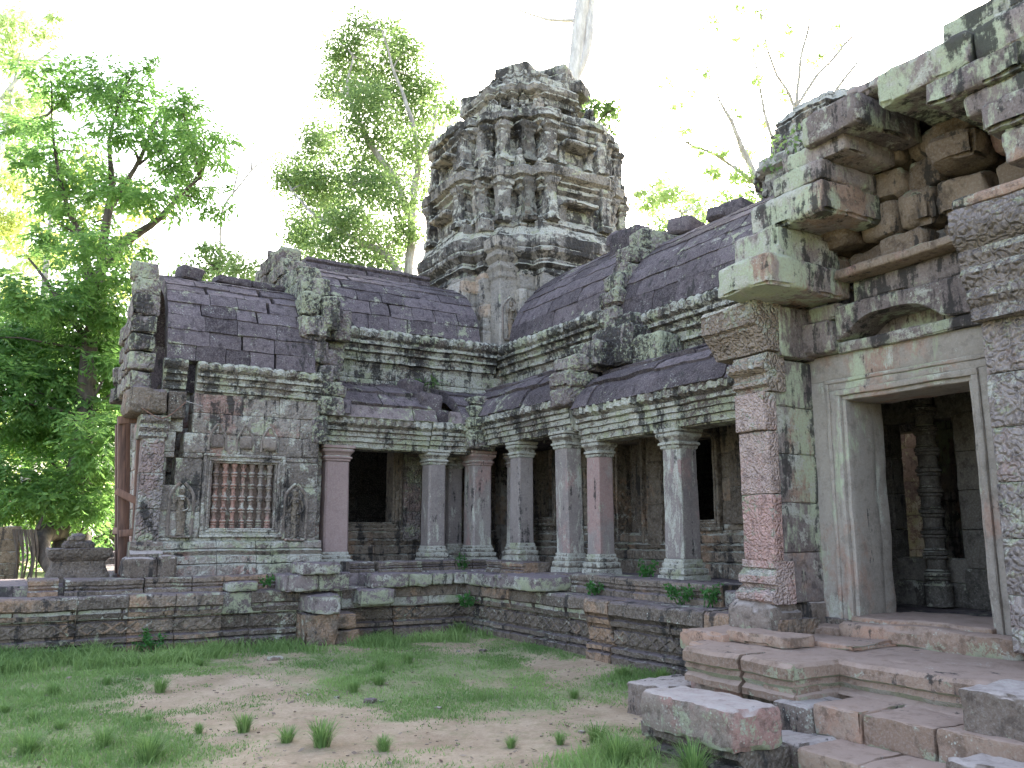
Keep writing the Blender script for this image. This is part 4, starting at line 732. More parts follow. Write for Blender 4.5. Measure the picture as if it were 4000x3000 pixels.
# ruins behind
rw=thing('ruined_wall',(.2,25.2,0),'low mossy ruined wall gripped by roots, under the left tree','wall')
mb=MB(); wall(mb,'x',25.0,-4.5,.55,.0,1.75,1.2,.3,.8,jit=.06,chip=.06); block(mb,(-3,24.9,1.7),(-.2,25.9,1.95),.1,.12,big=.12); mb.build('wall',M['laterite'],rw,amp=.05,freq=2)
mb=MB()
for k in range(9): x=.45+k*.06; tube(mb,[(x-.1,24.95,1.7),(x+.05,24.85,1.0),(x+random.uniform(-.1,.1),24.8,.2)],[.035,.025,.02],6,.2,.08,seed=k)
mb.build('root',M['bark'],rw,amp=.01)
rb=thing('ruined_wall',(3.2,33,0),'distant stone wall with coping seen in the gap below the left tree','wall')
mb=MB(); wall(mb,'x',33,1.8,6.0,0,1.75,.8,.35,.9,jit=.03); mold(mb,'x',33,2.0,4.3,[(-.6,2.2),(.0,2.2),(.15,2.0),(.05,1.8),(-.6,1.76)],1); mb.build('wall',M['inner'],rb,amp=.03)
rs=thing('stone_steps',(2.0,20,0),'low dark stone steps behind the pedestal','steps')
mb=MB()
for k in range(4): block(mb,(1.35-k*.1,19+k*.5,0),(3.6,20+k*.5,.85+k*.12),.03,.12,big=.03)
mb.build('tread',M['plinth'],rs,amp=.02)
# ------------------------------------------------------------------ trees
def leaves(mb,C,Rd,n,size,seed,kind='simple',droop=.35,flat=.75):
    rg=np.random.default_rng(seed); C=np.array(C,float)
    # clumps inside each lobe, leaves inside each clump
    nc=max(4,int(n/26)); di=rg.normal(size=(nc,3)); di/=np.linalg.norm(di,axis=1,keepdims=True); cc=C+di*(rg.uniform(.1,1.08,nc)**.6)[:,None]*Rd*np.array([1,1,flat])
    k=n//nc+1; P=np.repeat(cc,k,0)+rg.normal(size=(nc*k,3))*np.array([1,1,.55])*min(.30*Rd,.32); tone=np.repeat(rg.uniform(0,1,nc),k)*.7+rg.uniform(0,.3,nc*k)
    out=P-C; out/=np.maximum(np.linalg.norm(out,axis=1,keepdims=True),1e-6); D=out*.6+rg.normal(size=P.shape)*.7; D[:,2]-=droop; D/=np.linalg.norm(D,axis=1,keepdims=True)
    if kind=='pinnate':   # leaflets paired along a drooping stalk
        m=6; S=size*2.2; off=(np.arange(m)//2+.6)/3.6
        side=np.cross(D,np.array([0,0,1.]));side/=np.maximum(np.linalg.norm(side,axis=1,keepdims=True),1e-6)
        PP=[];DD=[];TT=[]
        for j in range(m):
            sgn=1 if j%2 else -1; PP.append(P+D*S*off[j]-np.array([0,0,1])*S*.25*off[j]**2); DD.append(D*.55+side*sgn*.75-np.array([0,0,.35])); TT.append(tone)
        P=np.concatenate(PP);D=np.concatenate(DD);tone=np.concatenate(TT);D/=np.linalg.norm(D,axis=1,keepdims=True)
    N=len(P); W=np.cross(D,rg.normal(size=(N,3))*.5+np.array([0,0,1.])); W/=np.maximum(np.linalg.norm(W,axis=1,keepdims=True),1e-6); nn=np.cross(D,W)
    s=size*rg.uniform(.7,1.25,N)[:,None]; wd=.19 if kind=='pinnate' else .27
    V=np.stack([P,P+D*s*.45+W*s*wd+nn*s*.08,P+D*s,P+D*s*.45-W*s*wd+nn*s*.08],1).reshape(-1,3); b=np.arange(N)*4
    mb.add(V,None,np.concatenate([np.stack([b,b+1,b+2],1),np.stack([b,b+2,b+3],1)]),np.repeat(tone,4))
def tree(name,loc,label,limbs,lobes,leafmat,barkmat,dens,size,kind='simple',group=None,seed=0,twigs=True,cat='tree',droop=.35):
    t=thing(name,loc,label,cat,group); mb=MB()
    for i,(pts,rad) in enumerate(limbs): tube(mb,pts,rad,10 if rad[0]>.15 else 7,.45,.10,seed=seed+i*3)
    A=np.array([p for pts,_ in limbs for p in pts]) if limbs else None
    if twigs and A is not None:
        for j,(x,y,z,r) in enumerate(lobes):
            c=np.array([x,y,z]); d=np.linalg.norm((A-c)*np.array([1,1,1.3]),axis=1)+np.where(A[:,2]>z,2.0,0); a=A[d.argmin()]
            if np.linalg.norm(a-c)<6: tube(mb,[a,(a+c)/2+np.array([0,0,.2]),c],[.05,.03,.012],5,.5,.15,seed=seed+50+j)
    if limbs: mb.build('trunk',M[barkmat],t,amp=.03,freq=2)
    mb=MB()
    for j,(x,y,z,r) in enumerate(lobes): leaves(mb,(x,y,z),r,max(10,int(dens*r*r*(.62 if seed==1 and z>9 else 1))),size,seed*100+j,kind,droop)
    mb.build('crown',M[leafmat],t,amp=0,smooth=False); return t
T1=[(0.2,26.9,14.9,0.7),(1.0,27.6,14.8,0.8),(1.9,26.4,14.8,0.8),(2.4,27.0,15.9,0.6),(3.0,26.7,14.7,0.8),(3.6,24.2,13.5,0.7),(4.0,23.7,12.7,0.6),(3.8,27.0,13.5,1.0),(2.3,25.7,13.0,0.8),(4.5,24.2,12.5,0.4),(-0.3,30.1,14.4,0.7),(0.4,27.7,13.2,0.8),(1.3,28.5,13.5,0.6),(0.2,27.8,12.3,0.8),(2.2,27.2,12.3,0.9),(2.9,24.9,11.4,0.9),(4.3,26.0,12.1,0.7),(4.8,26.6,12.0,0.5),(0.9,27.6,11.5,0.7),(1.7,27.9,11.0,0.6),(0.7,28.2,10.7,0.7),(1.9,25.1,9.1,0.9),(2.9,27.3,10.2,0.5),(1.3,27.6,9.1,0.9),(2.3,25.8,8.3,0.8),(0.5,25.9,8.0,0.9),(0.3,29.3,7.9,1.0),(1.4,27.1,7.6,1.0),(2.3,27.5,7.5,0.8),(-0.0,29.5,7.1,1.0),(0.9,28.3,6.7,1.2),(2.1,28.4,6.5,1.3),(0.3,27.4,5.5,1.2),(1.5,28.3,5.3,1.2),(2.5,26.3,5.1,0.8),(0.2,29.6,4.5,1.1),(1.2,28.8,4.1,1.2),(2.1,25.2,4.0,0.9),(0.5,26.3,3.0,1.0),(1.5,26.0,2.7,1.0),(2.6,28.3,3.0,0.7),(0.2,27.6,2.4,0.6),(1.1,27.8,2.4,0.6),(2.0,26.0,2.3,0.6),(2.8,26.3,3.6,0.7),(2.6,26.0,6.7,0.6),(2.6,25.9,7.8,0.5),(-1,28,3.4,1.2),(-1,27,5.2,1.2),(-1.2,28,7,1.1),(3.4,27.5,4.6,.9),(3.3,27.5,6.2,.8)]
L1=[([(1.9,26.8,0),(1.9,26.9,2.8),(1.9,26.9,4.9),(1.9,26.8,7.6),(1.9,26.8,9.2),(2.0,26.8,10.7),(2.1,26.7,11.9),(1.9,26.8,13.4),(2.0,26.8,14.6)],[.55,.36,.30,.26,.22,.17,.12,.07,.03]),([(1.9,26.8,9.2),(2.5,26.5,10.2),(3.2,26.1,10.7),(3.6,25.8,11.5),(4.3,25.4,12.1)],[.18,.15,.11,.08,.03]),([(1.9,26.8,7.6),(1.5,27.1,10.2),(0.9,27.5,11.5),(0.5,27.7,12.9),(0.3,27.8,14.3)],[.14,.11,.08,.05,.02]),([(2.1,26.8,11.3),(2.7,26.4,12.6),(3.1,26.1,14.0)],[.1,.07,.03]),([(1.9,26.8,6.8),(0.9,27.5,8.5),(0.1,28.0,9.6)],[.1,.07,.03]),
 ([(1.7,26.6,1.6),(.9,25.4,1.7),(1.0,25.1,1.1),(1.7,24.4,.2)],[.3,.24,.17,.1]),([(1.6,26.4,1.3),(1.5,25.3,.9),(2.2,24.6,.3)],[.28,.2,.1])]
tree('broadleaf_tree',(1.9,26.8,0),'tall deep green tree with drooping leaves and dark trunk, left of the pavilion',L1,T1,'leaf','bark',330,.215,'pinnate',seed=1)
T2=[(12.6,34.9,25.1,0.8),(11.9,35.3,24.1,0.8),(14.2,35.8,25.6,1.0),(14.7,34.2,24.2,0.9),(12.9,36.8,24.0,1.2),(14.2,35.6,23.5,1.2),(15.8,35.4,23.4,1.1),(11.8,35.9,22.0,0.9),(12.2,32.7,20.0,1.1),(14.8,35.2,21.4,1.2),(16.3,34.9,22.1,1.1),(11.8,37.3,20.5,0.9),(12.6,34.8,19.2,1.2),(14.3,34.6,19.1,1.2),(14.4,31.7,18.3,0.9),(10.8,37.4,18.4,1.0),(11.7,35.4,17.4,1.2),(12.7,33.1,16.4,1.1),(13.4,31.4,15.7,0.9),(10.3,37.9,18.0,0.7),(11.7,37.9,17.2,1.1),(11.5,32.7,14.5,1.1),(14.2,35.2,15.4,1.2),(14.4,32.8,14.7,0.8),(11.2,33.2,13.2,0.9),(12.6,33.2,13.0,1.1),(14.7,34.7,13.8,1.0),(10.8,37.7,16.0,0.6),(15.0,30.3,19.6,0.6),(13,34,11.6,1.2),(14.5,34,11.8,1.2)]
L2=[([(14.7,33.2,0),(14.7,33.2,10.6),(14.7,33.2,15.3),(14.9,33.0,17.9),(14.6,33.2,20.4),(13.8,33.7,22.7),(13.4,33.9,24.6)],[.5,.36,.28,.22,.16,.1,.04]),([(14.7,33.2,15.5),(13.9,33.6,17.5),(12.8,34.3,19.3),(12.0,34.8,21.5),(12.2,34.7,23.4)],[.2,.16,.12,.08,.03]),([(14.4,33.3,12.5),(13.7,33.8,14.0),(12.4,34.5,14.6),(11.1,35.3,15.5),(10.0,36.0,16.8)],[.2,.17,.12,.08,.03]),([(14.8,33.1,18.1),(15.4,32.8,19.5),(15.7,32.6,21.1)],[.14,.09,.04]),([(13.9,33.6,17.5),(12.3,34.6,17.0),(11.1,35.3,17.5)],[.1,.07,.03])]
tree('broadleaf_tree',(14.7,33.2,0),'tall light green tree with pale limbs behind the left gallery roof, beside the tower',L2,[(x,y,z,r*1.18) for x,y,z,r in T2]+[(10.6,36.5,15.0,.9),(10.9,36,17.3,1.),(11.2,36,14.2,1.),(10.9,36.5,12.6,.9),(12.2,35.5,15.6,1.1),(11.3,36.5,19.3,.8),(13.4,34.5,17.4,1.1),(15.6,33.5,17.5,.8),(13.2,35,21.8,1.)],'leafmid','palebark',1080,.18,seed=2)
T3=[(6.4,31.7,11.7,0.8),(6.6,28.8,10.6,0.6),(5.6,32.7,11.7,0.7),(6.4,30.3,10.5,0.8),(6.2,33.2,11.2,0.7),(7.8,32.7,11.3,0.4),(5.9,31.5,12.1,0.5),(5.5,34.1,11.5,0.7),(6.3,31.5,9.8,.9),(7.2,31.5,9.8,.8),(5.3,31,10,.7)]
tree('small_tree',(6.3,31.5,0),'small bright green tree peeping over the pavilion roof',[([(6.3,31.5,0),(6.3,31.5,8),(6.2,31.6,11.3)],[.2,.13,.03])],T3,'leafmid','bark',1000,.17,seed=3)
T4=[(27.0,31.5,18.1,0.9),(27.1,29.8,18.1,0.9),(30.2,31.5,18.6,0.9),(26.3,30.0,16.3,0.9),(28.1,30.0,16.6,0.8),(30.4,30.1,17.4,0.9),(31.6,30.8,19.1,0.7),(30.4,28.4,17.8,0.7),(25.7,30.4,18.2,0.4),(29.9,33.6,20.8,0.6),(28.5,30.5,15.5,1.),(26.5,31,14.8,1.)]
tree('broadleaf_tree',(28,30.5,0),'pale yellow green treetop low over the right gallery roof, next to the tower',[([(28,30.5,0),(28,30.5,14),(28.2,30.3,17.5)],[.25,.18,.04])],T4,'leafpale','greybark',800,.24,seed=4)
T5=[(27.4,29.0,21.2,0.4),(30.9,31.1,26.5,0.4),(32.1,30.0,23.9,0.4),(30.9,27.3,24.1,0.4),(29.5,28.7,20.4,0.5),(28.6,29.6,20.5,0.4),(31.5,28.7,20.9,0.5),(32.2,27.9,22.5,0.4),(32.9,27.3,23.9,0.4),(34.5,26.7,26.0,0.5),(37.0,27.3,27.9,0.4),(31.6,27.7,26.1,0.4),(30.0,28.2,26.4,0.4),(30.4,29.8,28.2,0.5),(31.6,25.9,26.4,0.4),(27.0,29.1,22.4,0.4),(29.2,32.2,25.8,0.4),(30.5,28.5,19.3,0.6),(29.4,29.3,19.4,0.5),(30.1,25.4,24.2,0.3),(28.2,29.1,23.2,0.3),(27.2,30.8,21.7,0.3),(32.9,23.7,25.7,0.3),(32.1,28.1,28.6,0.4),(31.4,28.7,28.9,0.4)]
L5=[([(32.4,27.2,0),(32.6,27.1,20.5),(32.8,27.0,21.7),(33.0,26.8,23.0),(31.9,27.5,25.8),(31.7,27.6,29.0)],[.4,.24,.2,.15,.08,.03]),([(33.0,26.8,23.0),(33.2,26.7,25.0),(33.9,26.3,27.9),(34.3,26.1,30)],[.1,.08,.06,.03]),([(33.0,26.8,23.0),(34.1,26.2,24.8),(35.9,25.1,27.1),(36.9,24.5,28.7)],[.1,.08,.06,.03]),([(32.8,26.9,22.0),(34.2,26.1,23.0),(35.8,25.2,25.3),(36.8,24.5,26.8)],[.12,.10,.07,.03]),([(32.1,27.4,20.5),(31.6,27.7,22.7),(31.4,27.8,24.8),(31.3,27.9,26.7)],[.1,.08,.06,.03])]
tree('thin_tree',(32.4,27.2,0),'thin pale leafless looking tree fanning out above the doorway roof',L5,T5[7:],'leafpale','palebark',520,.24,seed=5,twigs=False)
L5b=[([(31.4,27.8,0),(31.4,27.8,17.8),(31.2,27.9,18.7),(30.3,28.5,19.7),(29.3,29.1,20.5),(28.3,29.7,21.0),(27.1,30.4,21.9)],[.3,.22,.2,.16,.13,.09,.03]),([(31.3,27.9,18.3),(30.8,28.2,20.0),(30.2,28.5,22.0),(29.5,28.9,24.0)],[.2,.16,.1,.04])]
tree('thin_tree',(31.4,27.8,0),'leaning sparse tree whose bare bough reaches left towards the tower',L5b,T5[:7]+T5[17:19],'leafpale','palebark',600,.24,seed=6)
LT=[([(19.5,27.8,0),(19.7,27.8,17.7),(19.8,27.8,20.7),(20.0,27.7,22.9),(20.2,27.5,24.9),(20.3,27.5,27.6),(20.5,27.4,31)],[.8,.40,.36,.34,.33,.32,.3]),([(19.9,27.7,21.3),(20.35,27.5,22.2),(20.5,27.4,24.0),(20.8,27.2,26.2),(21.2,27,31)],[.22,.2,.17,.15,.12]),([(19.9,27.7,23.9),(19.2,28.2,23.9),(18.4,28.6,24.1),(17,29,24.4)],[.09,.07,.05,.02])]
hi=[(20.5+8*math.cos(a)*q,27.4+8*math.sin(a)*q,33.5+random.uniform(-1,3),2.4) for a in np.linspace(0,6.28,10)[:-1] for q in (.35,.8,1.15)]
tree('giant_tree',(19.5,27.8,0),'huge pale grey tree trunk rising straight up behind the tower top',LT,hi,'leafmid','greybark',90,.35,seed=7)
T6=[(-1.9,51.5,29.7,1.4),(-0.9,55.1,31.8,1.3),(-1.6,54.4,29.0,1.5),(-0.1,55.0,31.1,0.8),(-1.5,53.5,25.7,1.5),(-0.6,55.6,26.0,1.3),(-1.4,56.3,24.0,1.6),(0.0,50.1,24.8,0.9),(-0.4,50.6,20.1,1.2),(-1.0,55.6,19.5,1.5),(0.1,57.1,18.4,1.6),(-0.6,52.2,14.8,1.5),(1.0,52.7,16.8,1.0),(1.0,53.7,20.1,0.9),(0.3,52.1,31.1,0.6),(-3.5,53,28,1.8),(-3.5,53,22,1.8),(-3.2,53,17,1.8)]
tree('broadleaf_tree',(-2.2,53.5,0),'far pale yellow green tree at the left edge, washed out by the bright sky',[([(-2.2,53.5,0),(-2.2,53.5,12),(-1.9,53.5,20),(-1.2,53.5,30)],[.4,.3,.2,.04]),([(-1.9,53.5,20),(-.6,53.2,23.5),(.8,53,25.3)],[.14,.1,.03]),([(-2,53.5,26),(-.8,53.2,28.2),(.9,53,30.1)],[.13,.09,.03])],T6,'leafpale','greybark',300,.34,seed=8)
tree('bush',(2.5,46,0),'sunlit yellow green bushes glimpsed under the left tree',[],[(4.5,45.4,2.0,0.9),(4.8,44.8,2.9,0.9),(4.3,45.5,3.2,0.9),(5.3,46.5,1.6,0.7),(2.4,46.2,2.0,0.9),(4.0,45.8,1.2,0.7),(1.3,50.1,2.3,1.0),(0.1,45.7,2.4,0.9),(-1.1,50.2,2.7,1.4),(3.2,48.7,1.6,0.7),(6,45,4,1.2),(3,46,4,1.2),(0,46,4.4,1.3),(-2,46,5,1.4)],'leafyellow','bark',230,.2,seed=9,cat='bush')
tree('broadleaf_tree',(1,42,0),'pale sunlit yellow green foliage rising behind the dark trunked left tree',[([(1,43,0),(1,43,8),(.8,43,17)],[.35,.25,.05])],[(-2.2,49.9,19.1,0.9),(-2.3,54.2,19.0,1.2),(-1.4,52.1,13.5,1.0),(-1.0,47.0,10.0,1.2),(-0.7,49.1,9.5,1.0),(-0.9,52.0,7.7,1.0),(-0.3,48.0,5.3,1.3),(-0.7,46.4,18.7,0.9),(-0.9,53.5,18.9,1.0),(-0.7,53.2,17.4,0.9),(-0.5,45.9,12.5,1.4),(0.2,48.6,11.7,1.2),(0.7,50.0,9.8,1.2),(0.3,46.5,6.0,1.4),(0.4,53.0,21.3,0.9),(0.9,50.4,18.0,0.9),(1.1,51.9,16.6,1.1),(0.7,49.8,13.1,1.1),(1.2,46.5,11.0,0.9),(1.6,45.4,9.2,1.3),(1.9,48.4,7.3,1.3),(2.2,46.1,5.0,1.1),(2.0,47.3,20.2,1.3),(2.3,44.5,17.3,1.4),(1.7,49.4,16.6,1.0),(2.9,48.7,13.9,1.0),(2.0,45.4,10.6,1.2),(3.2,49.3,7.3,1.3),(3.5,49.3,4.6,1.1),(3.5,44.8,15.5,1.3),(3.1,43.7,12.6,1.2),(3.7,44.7,10.1,1.2),(4.2,43.2,8.0,1.2),(4.6,47.1,7.6,1.2),(4.4,45.3,4.6,1.0),(4.2,46.7,19.7,0.9),(4.6,45.8,18.1,1.3),(4.9,47.6,16.7,1.2),(4.6,48.2,14.5,1.0),(4.1,44.5,10.9,1.1),(4.8,42.8,8.7,1.3),(5.8,46.8,4.4,1.3)],'leafyellow','palebark',260,.27,seed=41)
tree('bush',(1,32,0),'dark green thicket standing low behind the left tree',[],[(x+random.uniform(-.5,.5),32+random.uniform(-1.5,1.5),z,1.25) for x in (-3.5,-2,-.5,1,2.4,3.4) for z in (.9,2.4)]+[(4.3,33.5,.8,.8)],'leaf','bark',260,.22,seed=31,cat='bush')
mb=MB(); 
for i in range(3):
    pts=[[(7.4,39.8,0),(7.8,39.6,16.5),(8.5,39.2,18.1),(9.2,38.8,19.1),(9.9,38.4,19.6)],[(8.2,39.4,17.3),(8.3,39.3,19),(8.9,39,20.5)],[(8.9,39,18.7),(8.9,39,20.2)]][i]; tube(mb,pts,[.16,.1,.07,.03] if i==0 else [.05,.02],7,.4,.1)
tag(mb.build('bare_branch',M['palebark'],None,amp=.01),'slender bare pale branch against the white sky, between the two green trees','branch')
# forest behind as one mass
mb=MB()
rgf=np.random.default_rng(4)
for k in range(46):
    x=-30+k*1.6+rgf.uniform(-1,1); y=60+rgf.uniform(-4,4)-max(0,x-10)*.5
    for q in range(3): leaves(mb,(x+rgf.uniform(-1,1),y+rgf.uniform(-1,1),1.5+q*2.6+rgf.uniform(-1,1)),2.0,330,.34,900+k*3+q)
fo=mb.build('woods',M['leafyellow'],None,amp=0,smooth=False); tag(fo,'far sunlit woods behind the temple','woods',None,'stuff')
# plants growing on the masonry
def sprig(name,loc,n,h,label,group=None,mat='weed',lw=.055,seed=0,spread=.12):
    rg=np.random.default_rng(seed+300); t=thing(name,loc,label,'plant',group); mb=MB(); ms=MB()
    for i in range(n):
        a=rg.uniform(0,6.28); l=h*rg.uniform(.5,1.1); tip=np.array(loc)+np.array([math.cos(a)*spread*rg.uniform(.4,1.3),math.sin(a)*spread*rg.uniform(.4,1.3),l]); b=np.array(loc)+rg.normal(size=3)*np.array([.03,.03,0])
        tube(ms,[b,(b+tip)/2+np.array([0,0,.02]),tip],[.006,.003],5,.05)
        for q in (.55,.8,1.0):
            c=b+(tip-b)*q; leaves(mb,c,.025,4,lw,seed*40+i*5+int(q*9),droop=.1)
    ms.build('stem',M['weed'],t,amp=0); mb.build('leaf',M[mat],t,amp=0,smooth=False); return t
SP='weeds sprouting from the terrace joints'
sprig('weed',(6.95,13.25,.99),7,.26,'leafy weed growing at the foot of the second porch pillar',SP,seed=1)
sprig('weed',(6.98,7.75,.80),9,.22,'widest leafy weed against the kerb of the right terrace, left of the carved pilaster',SP,seed=2,spread=.22)
sprig('weed',(6.98,7.30,.80),6,.26,'upright small weed right of the widest weed on the right terrace',SP,seed=3)
sprig('weed',(6.98,9.45,.80),6,.16,'little bright weed on the right terrace beside the end of the red kerb stone',SP,seed=4)
sprig('weed',(7.55,9.0,1.0),8,.24,'weed growing on the gallery floor next to the white streaked pillar',SP,seed=5)
sprig('weed',(6.55,12.35,.45),8,.20,'weed rooted low in the moulding of the inner corner',SP,seed=6)
sprig('weed',(3.45,12.78,.84),5,.14,'tiny weed in the joint behind the broken pile, on the left terrace',SP,seed=7,lw=.05)
sprig('weed',(1.95,12.6,.02),9,.32,'bushy weed growing in the grass against the left terrace base',SP,seed=8,spread=.25)
tree('fern_bush',(11.75,15.55,11.5),'green leafy bush sprouting from the right shoulder of the tower top',[([(11.6,15.6,11.2),(11.75,15.5,11.9)],[.04,.02])],[(11.7,15.4,11.95,.34),(11.95,15.2,11.75,.32),(11.5,15.3,11.7,.26),(11.95,15.2,11.35,.24),(11.8,15.3,10.95,.16)],'leafmid','bark',900,.17,seed=21,cat='bush')
tree('fern_bush',(10.0,8.0,7.5),'feathery ferns clinging to the domed tower above the doorway roof',[],[(10.1,8.4,7.75,.25),(10.2,8.0,7.75,.22),(10.1,8.8,7.5,.2),(10.3,7.7,7.6,.2),(10.2,9.2,7.2,.15)],'leafmid','bark',700,.10,seed=22,cat='bush')
tree('creeper',(7.0,14.9,4.4),'broad leaved creeper on the ledge above the left porch roof',[],[(6.6,14.86,4.48,.10),(6.85,14.86,4.52,.12),(7.1,14.86,4.55,.10),(6.4,14.86,4.46,.07)],'leafmid','bark',2200,.11,seed=23,cat='plant')
# ------------------------------------------------------------------ ground, grass, tufts and litter
BARE=[(2.1,10.0,1.0),(2.4,8.4,.9),(2.8,7.5,.9),(2.9,6.3,.9),(3.9,6.2,.9),(3.8,5.4,.7),(5.5,7.1,1.0),(6.1,9.4,.7),(5.8,10.9,.6),(3.1,11.6,.55),(4.6,11.9,.55),(1.3,9.0,.6),(4.7,6.5,.8),(2.0,6.6,.5),(5.9,8.6,.6)]
LUSH=[(.8,14.2,1.2),(.5,12.4,1.0),(2.2,12.6,.9),(3.5,12.6,.6),(5.3,12.5,.5),(6.5,12.2,.9),(4.1,10.5,1.1),(5.0,9.7,.9),(6.3,7.7,.6),(4.6,7.6,.5),(4.2,5.2,.5),(.6,10.8,1.2),(.2,9.0,.8),(.7,7.6,.6),(3.4,8.3,.4)]
def cover(x,y):
    P=np.stack([x,y,np.zeros_like(x)],1); g=.68+fbm(P,.75,4,61)*.9+fbm(P,4.0,3,62)*.6
    for a,b,r in BARE: g=g-.42*np.exp(-((x-a)**2+(y-b)**2)/(r*r))
    for a,b,r in LUSH: g=g+.5*np.exp(-((x-a)**2+(y-b)**2)/(r*r))
    return np.clip(g,0,1)
def gz(x,y):
    P=np.stack([x,y,np.zeros_like(x)],1); h=fbm(P,.35,3,71)*.05+fbm(P,2.2,3,72)*.014
    h=h+.10*np.exp(-np.maximum(12.6-y,0)/.8)*np.clip((4-x)/4,0,1)+.05*np.exp(-np.maximum(6.6-x,0)/.35)*(y>6)
    far=np.clip((np.hypot(x-3,y-8)-14)/20,0,1); return h*(1-far)+ .25*far*fbm(P,.08,2,73)+np.where(y>22,.3,0)*np.clip((y-22)/4,0,1)
def axisg(a,b,st,ext):
    c=np.arange(a,b+st/2,st); g=[];s=st;q=0
    while q<ext: s*=1.22; q+=s; g.append(q)
    g=np.array(g); return np.concatenate([(a-g)[::-1],c,b+g])
gx=axisg(-3.5,8,.06,500); gy=axisg(2.2,15.0,.06,500); X,Y=np.meshgrid(gx,gy,indexing='ij'); xf,yf=X.ravel(),Y.ravel(); V=np.stack([xf,yf,gz(xf,yf)],1)
nx,ny=len(gx),len(gy); idx=np.arange(nx*ny).reshape(nx,ny); mb=MB(); mb.add(V,np.stack([idx[:-1,:-1].ravel(),idx[1:,:-1].ravel(),idx[1:,1:].ravel(),idx[:-1,1:].ravel()],1),None,cover(xf,yf))
g=NG('courtyard ground'); p=g.pos(); n1=g.noise(p,1.3,8,.65); n2=g.noise(p,26,8,.75); n3=g.noise(p,90,3,.6)
dirt=g.mix(g.ramp(g.math('ADD',g.math('MULTIPLY',n1,.6),g.math('MULTIPLY',n2,.4)),.36,.66),(.29,.215,.145),(.47,.37,.265)); dirt=g.mix(g.ramp(n3,.56,.72,0,.6),dirt,(.52,.43,.35)); dirt=g.mix(g.ramp(g.noise(p,14,8,.8),.60,.72,0,.7),dirt,(.15,.11,.075)); dirt=g.mix(g.ramp(g.noise(p,5,8,.75),.50,.64,0,.45),dirt,(.19,.19,.09))
gr_=g.mix(g.ramp(n2,.35,.65),(.14,.17,.075),(.27,.31,.15)); k=g.math('ADD',g.attr(),g.math('MULTIPLY',g.math('SUBTRACT',n2,.5),.7)); col=g.mix(g.ramp(k,.22,.85,0,.85),dirt,gr_); g.L(col,g.b.inputs['Base Color']); g.b.inputs['Roughness'].default_value=.95; g.b.inputs['Specular IOR Level'].default_value=.15
b=g.n('ShaderNodeBump'); b.inputs['Strength'].default_value=.6; b.inputs['Distance'].default_value=.02; g.L(g.math('ADD',n2,g.math('MULTIPLY',n3,.4)),b.inputs['Height']); g.L(b.outputs[0],g.b.inputs['Normal'])
go=mb.build('ground',g.m,None,amp=0); tag(go,kind='structure')
def inside(x,y): return (y>12.72)|((x>6.66)&(y>5.6))|((x>4.85)&(y<6.25)&(y>2.4)&(x>5.0))|((x>4.3)&(x<4.8)&(y>4.3)&(y<5.3))
def blades(n,box,seed,hmin,hmax,thr,wd=.006,power=1.0):
    rg=np.random.default_rng(seed); x=rg.uniform(box[0],box[1],n); y=rg.uniform(box[2],box[3],n); c=cover(x,y); pch=fbm(np.stack([x,y,x*0],1),2.2,3,64)
    k=(rg.uniform(0,1,n)<np.clip((c-thr)*1.7,0,1)**power*np.clip(.62+pch*1.5,.08,1))&~inside(x,y); x,y,c,pch=x[k],y[k],c[k],pch[k]; N=len(x); z=gz(x,y)
    a=rg.uniform(0,6.28,N); h=rg.uniform(hmin,hmax,N)*(.55+.6*c)*(1+.7*np.clip(pch,-.5,1)); lean=rg.uniform(.2,1.1,N)*h; b=rg.uniform(0,6.28,N); w_=wd*rg.uniform(.7,1.5,N)
    B=np.stack([x,y,z-.004],1); W=np.stack([np.cos(a)*w_,np.sin(a)*w_,a*0],1); Tp=B+np.stack([np.cos(b)*lean,np.sin(b)*lean,h],1); Md=B+np.stack([np.cos(b)*lean*.35,np.sin(b)*lean*.35,h*.62],1)
    V=np.stack([B-W,B+W,Md+W*.7,Md-W*.7,Tp],1).reshape(-1,3); i=np.arange(N)*5
    return V,np.stack([i,i+1,i+2,i+3],1),np.stack([i+3,i+2,i+4],1),np.repeat(np.clip(rg.uniform(0,.6,N)+.15+fbm(np.stack([x,y,x*0],1),1.1,3,66)*.9,0,1),5)
mb=MB(); mb.add(*blades(230000,(-1.5,6.9,4.2,12.8),1,.014,.04,.04,.0040)); mb.add(*blades(26000,(-1.5,6.9,4.2,12.8),2,.04,.09,.66,.005)); mb.add(*blades(26000,(-3,7,11.6,12.85),3,.06,.16,.45,.006)); mb.add(*blades(5000,(3.3,4.34,3.9,5.6),4,.04,.12,.2,.004))
tag(mb.build('grass',M['grass'],None,amp=0,smooth=False),'short patchy courtyard grass','grass',None,'stuff')
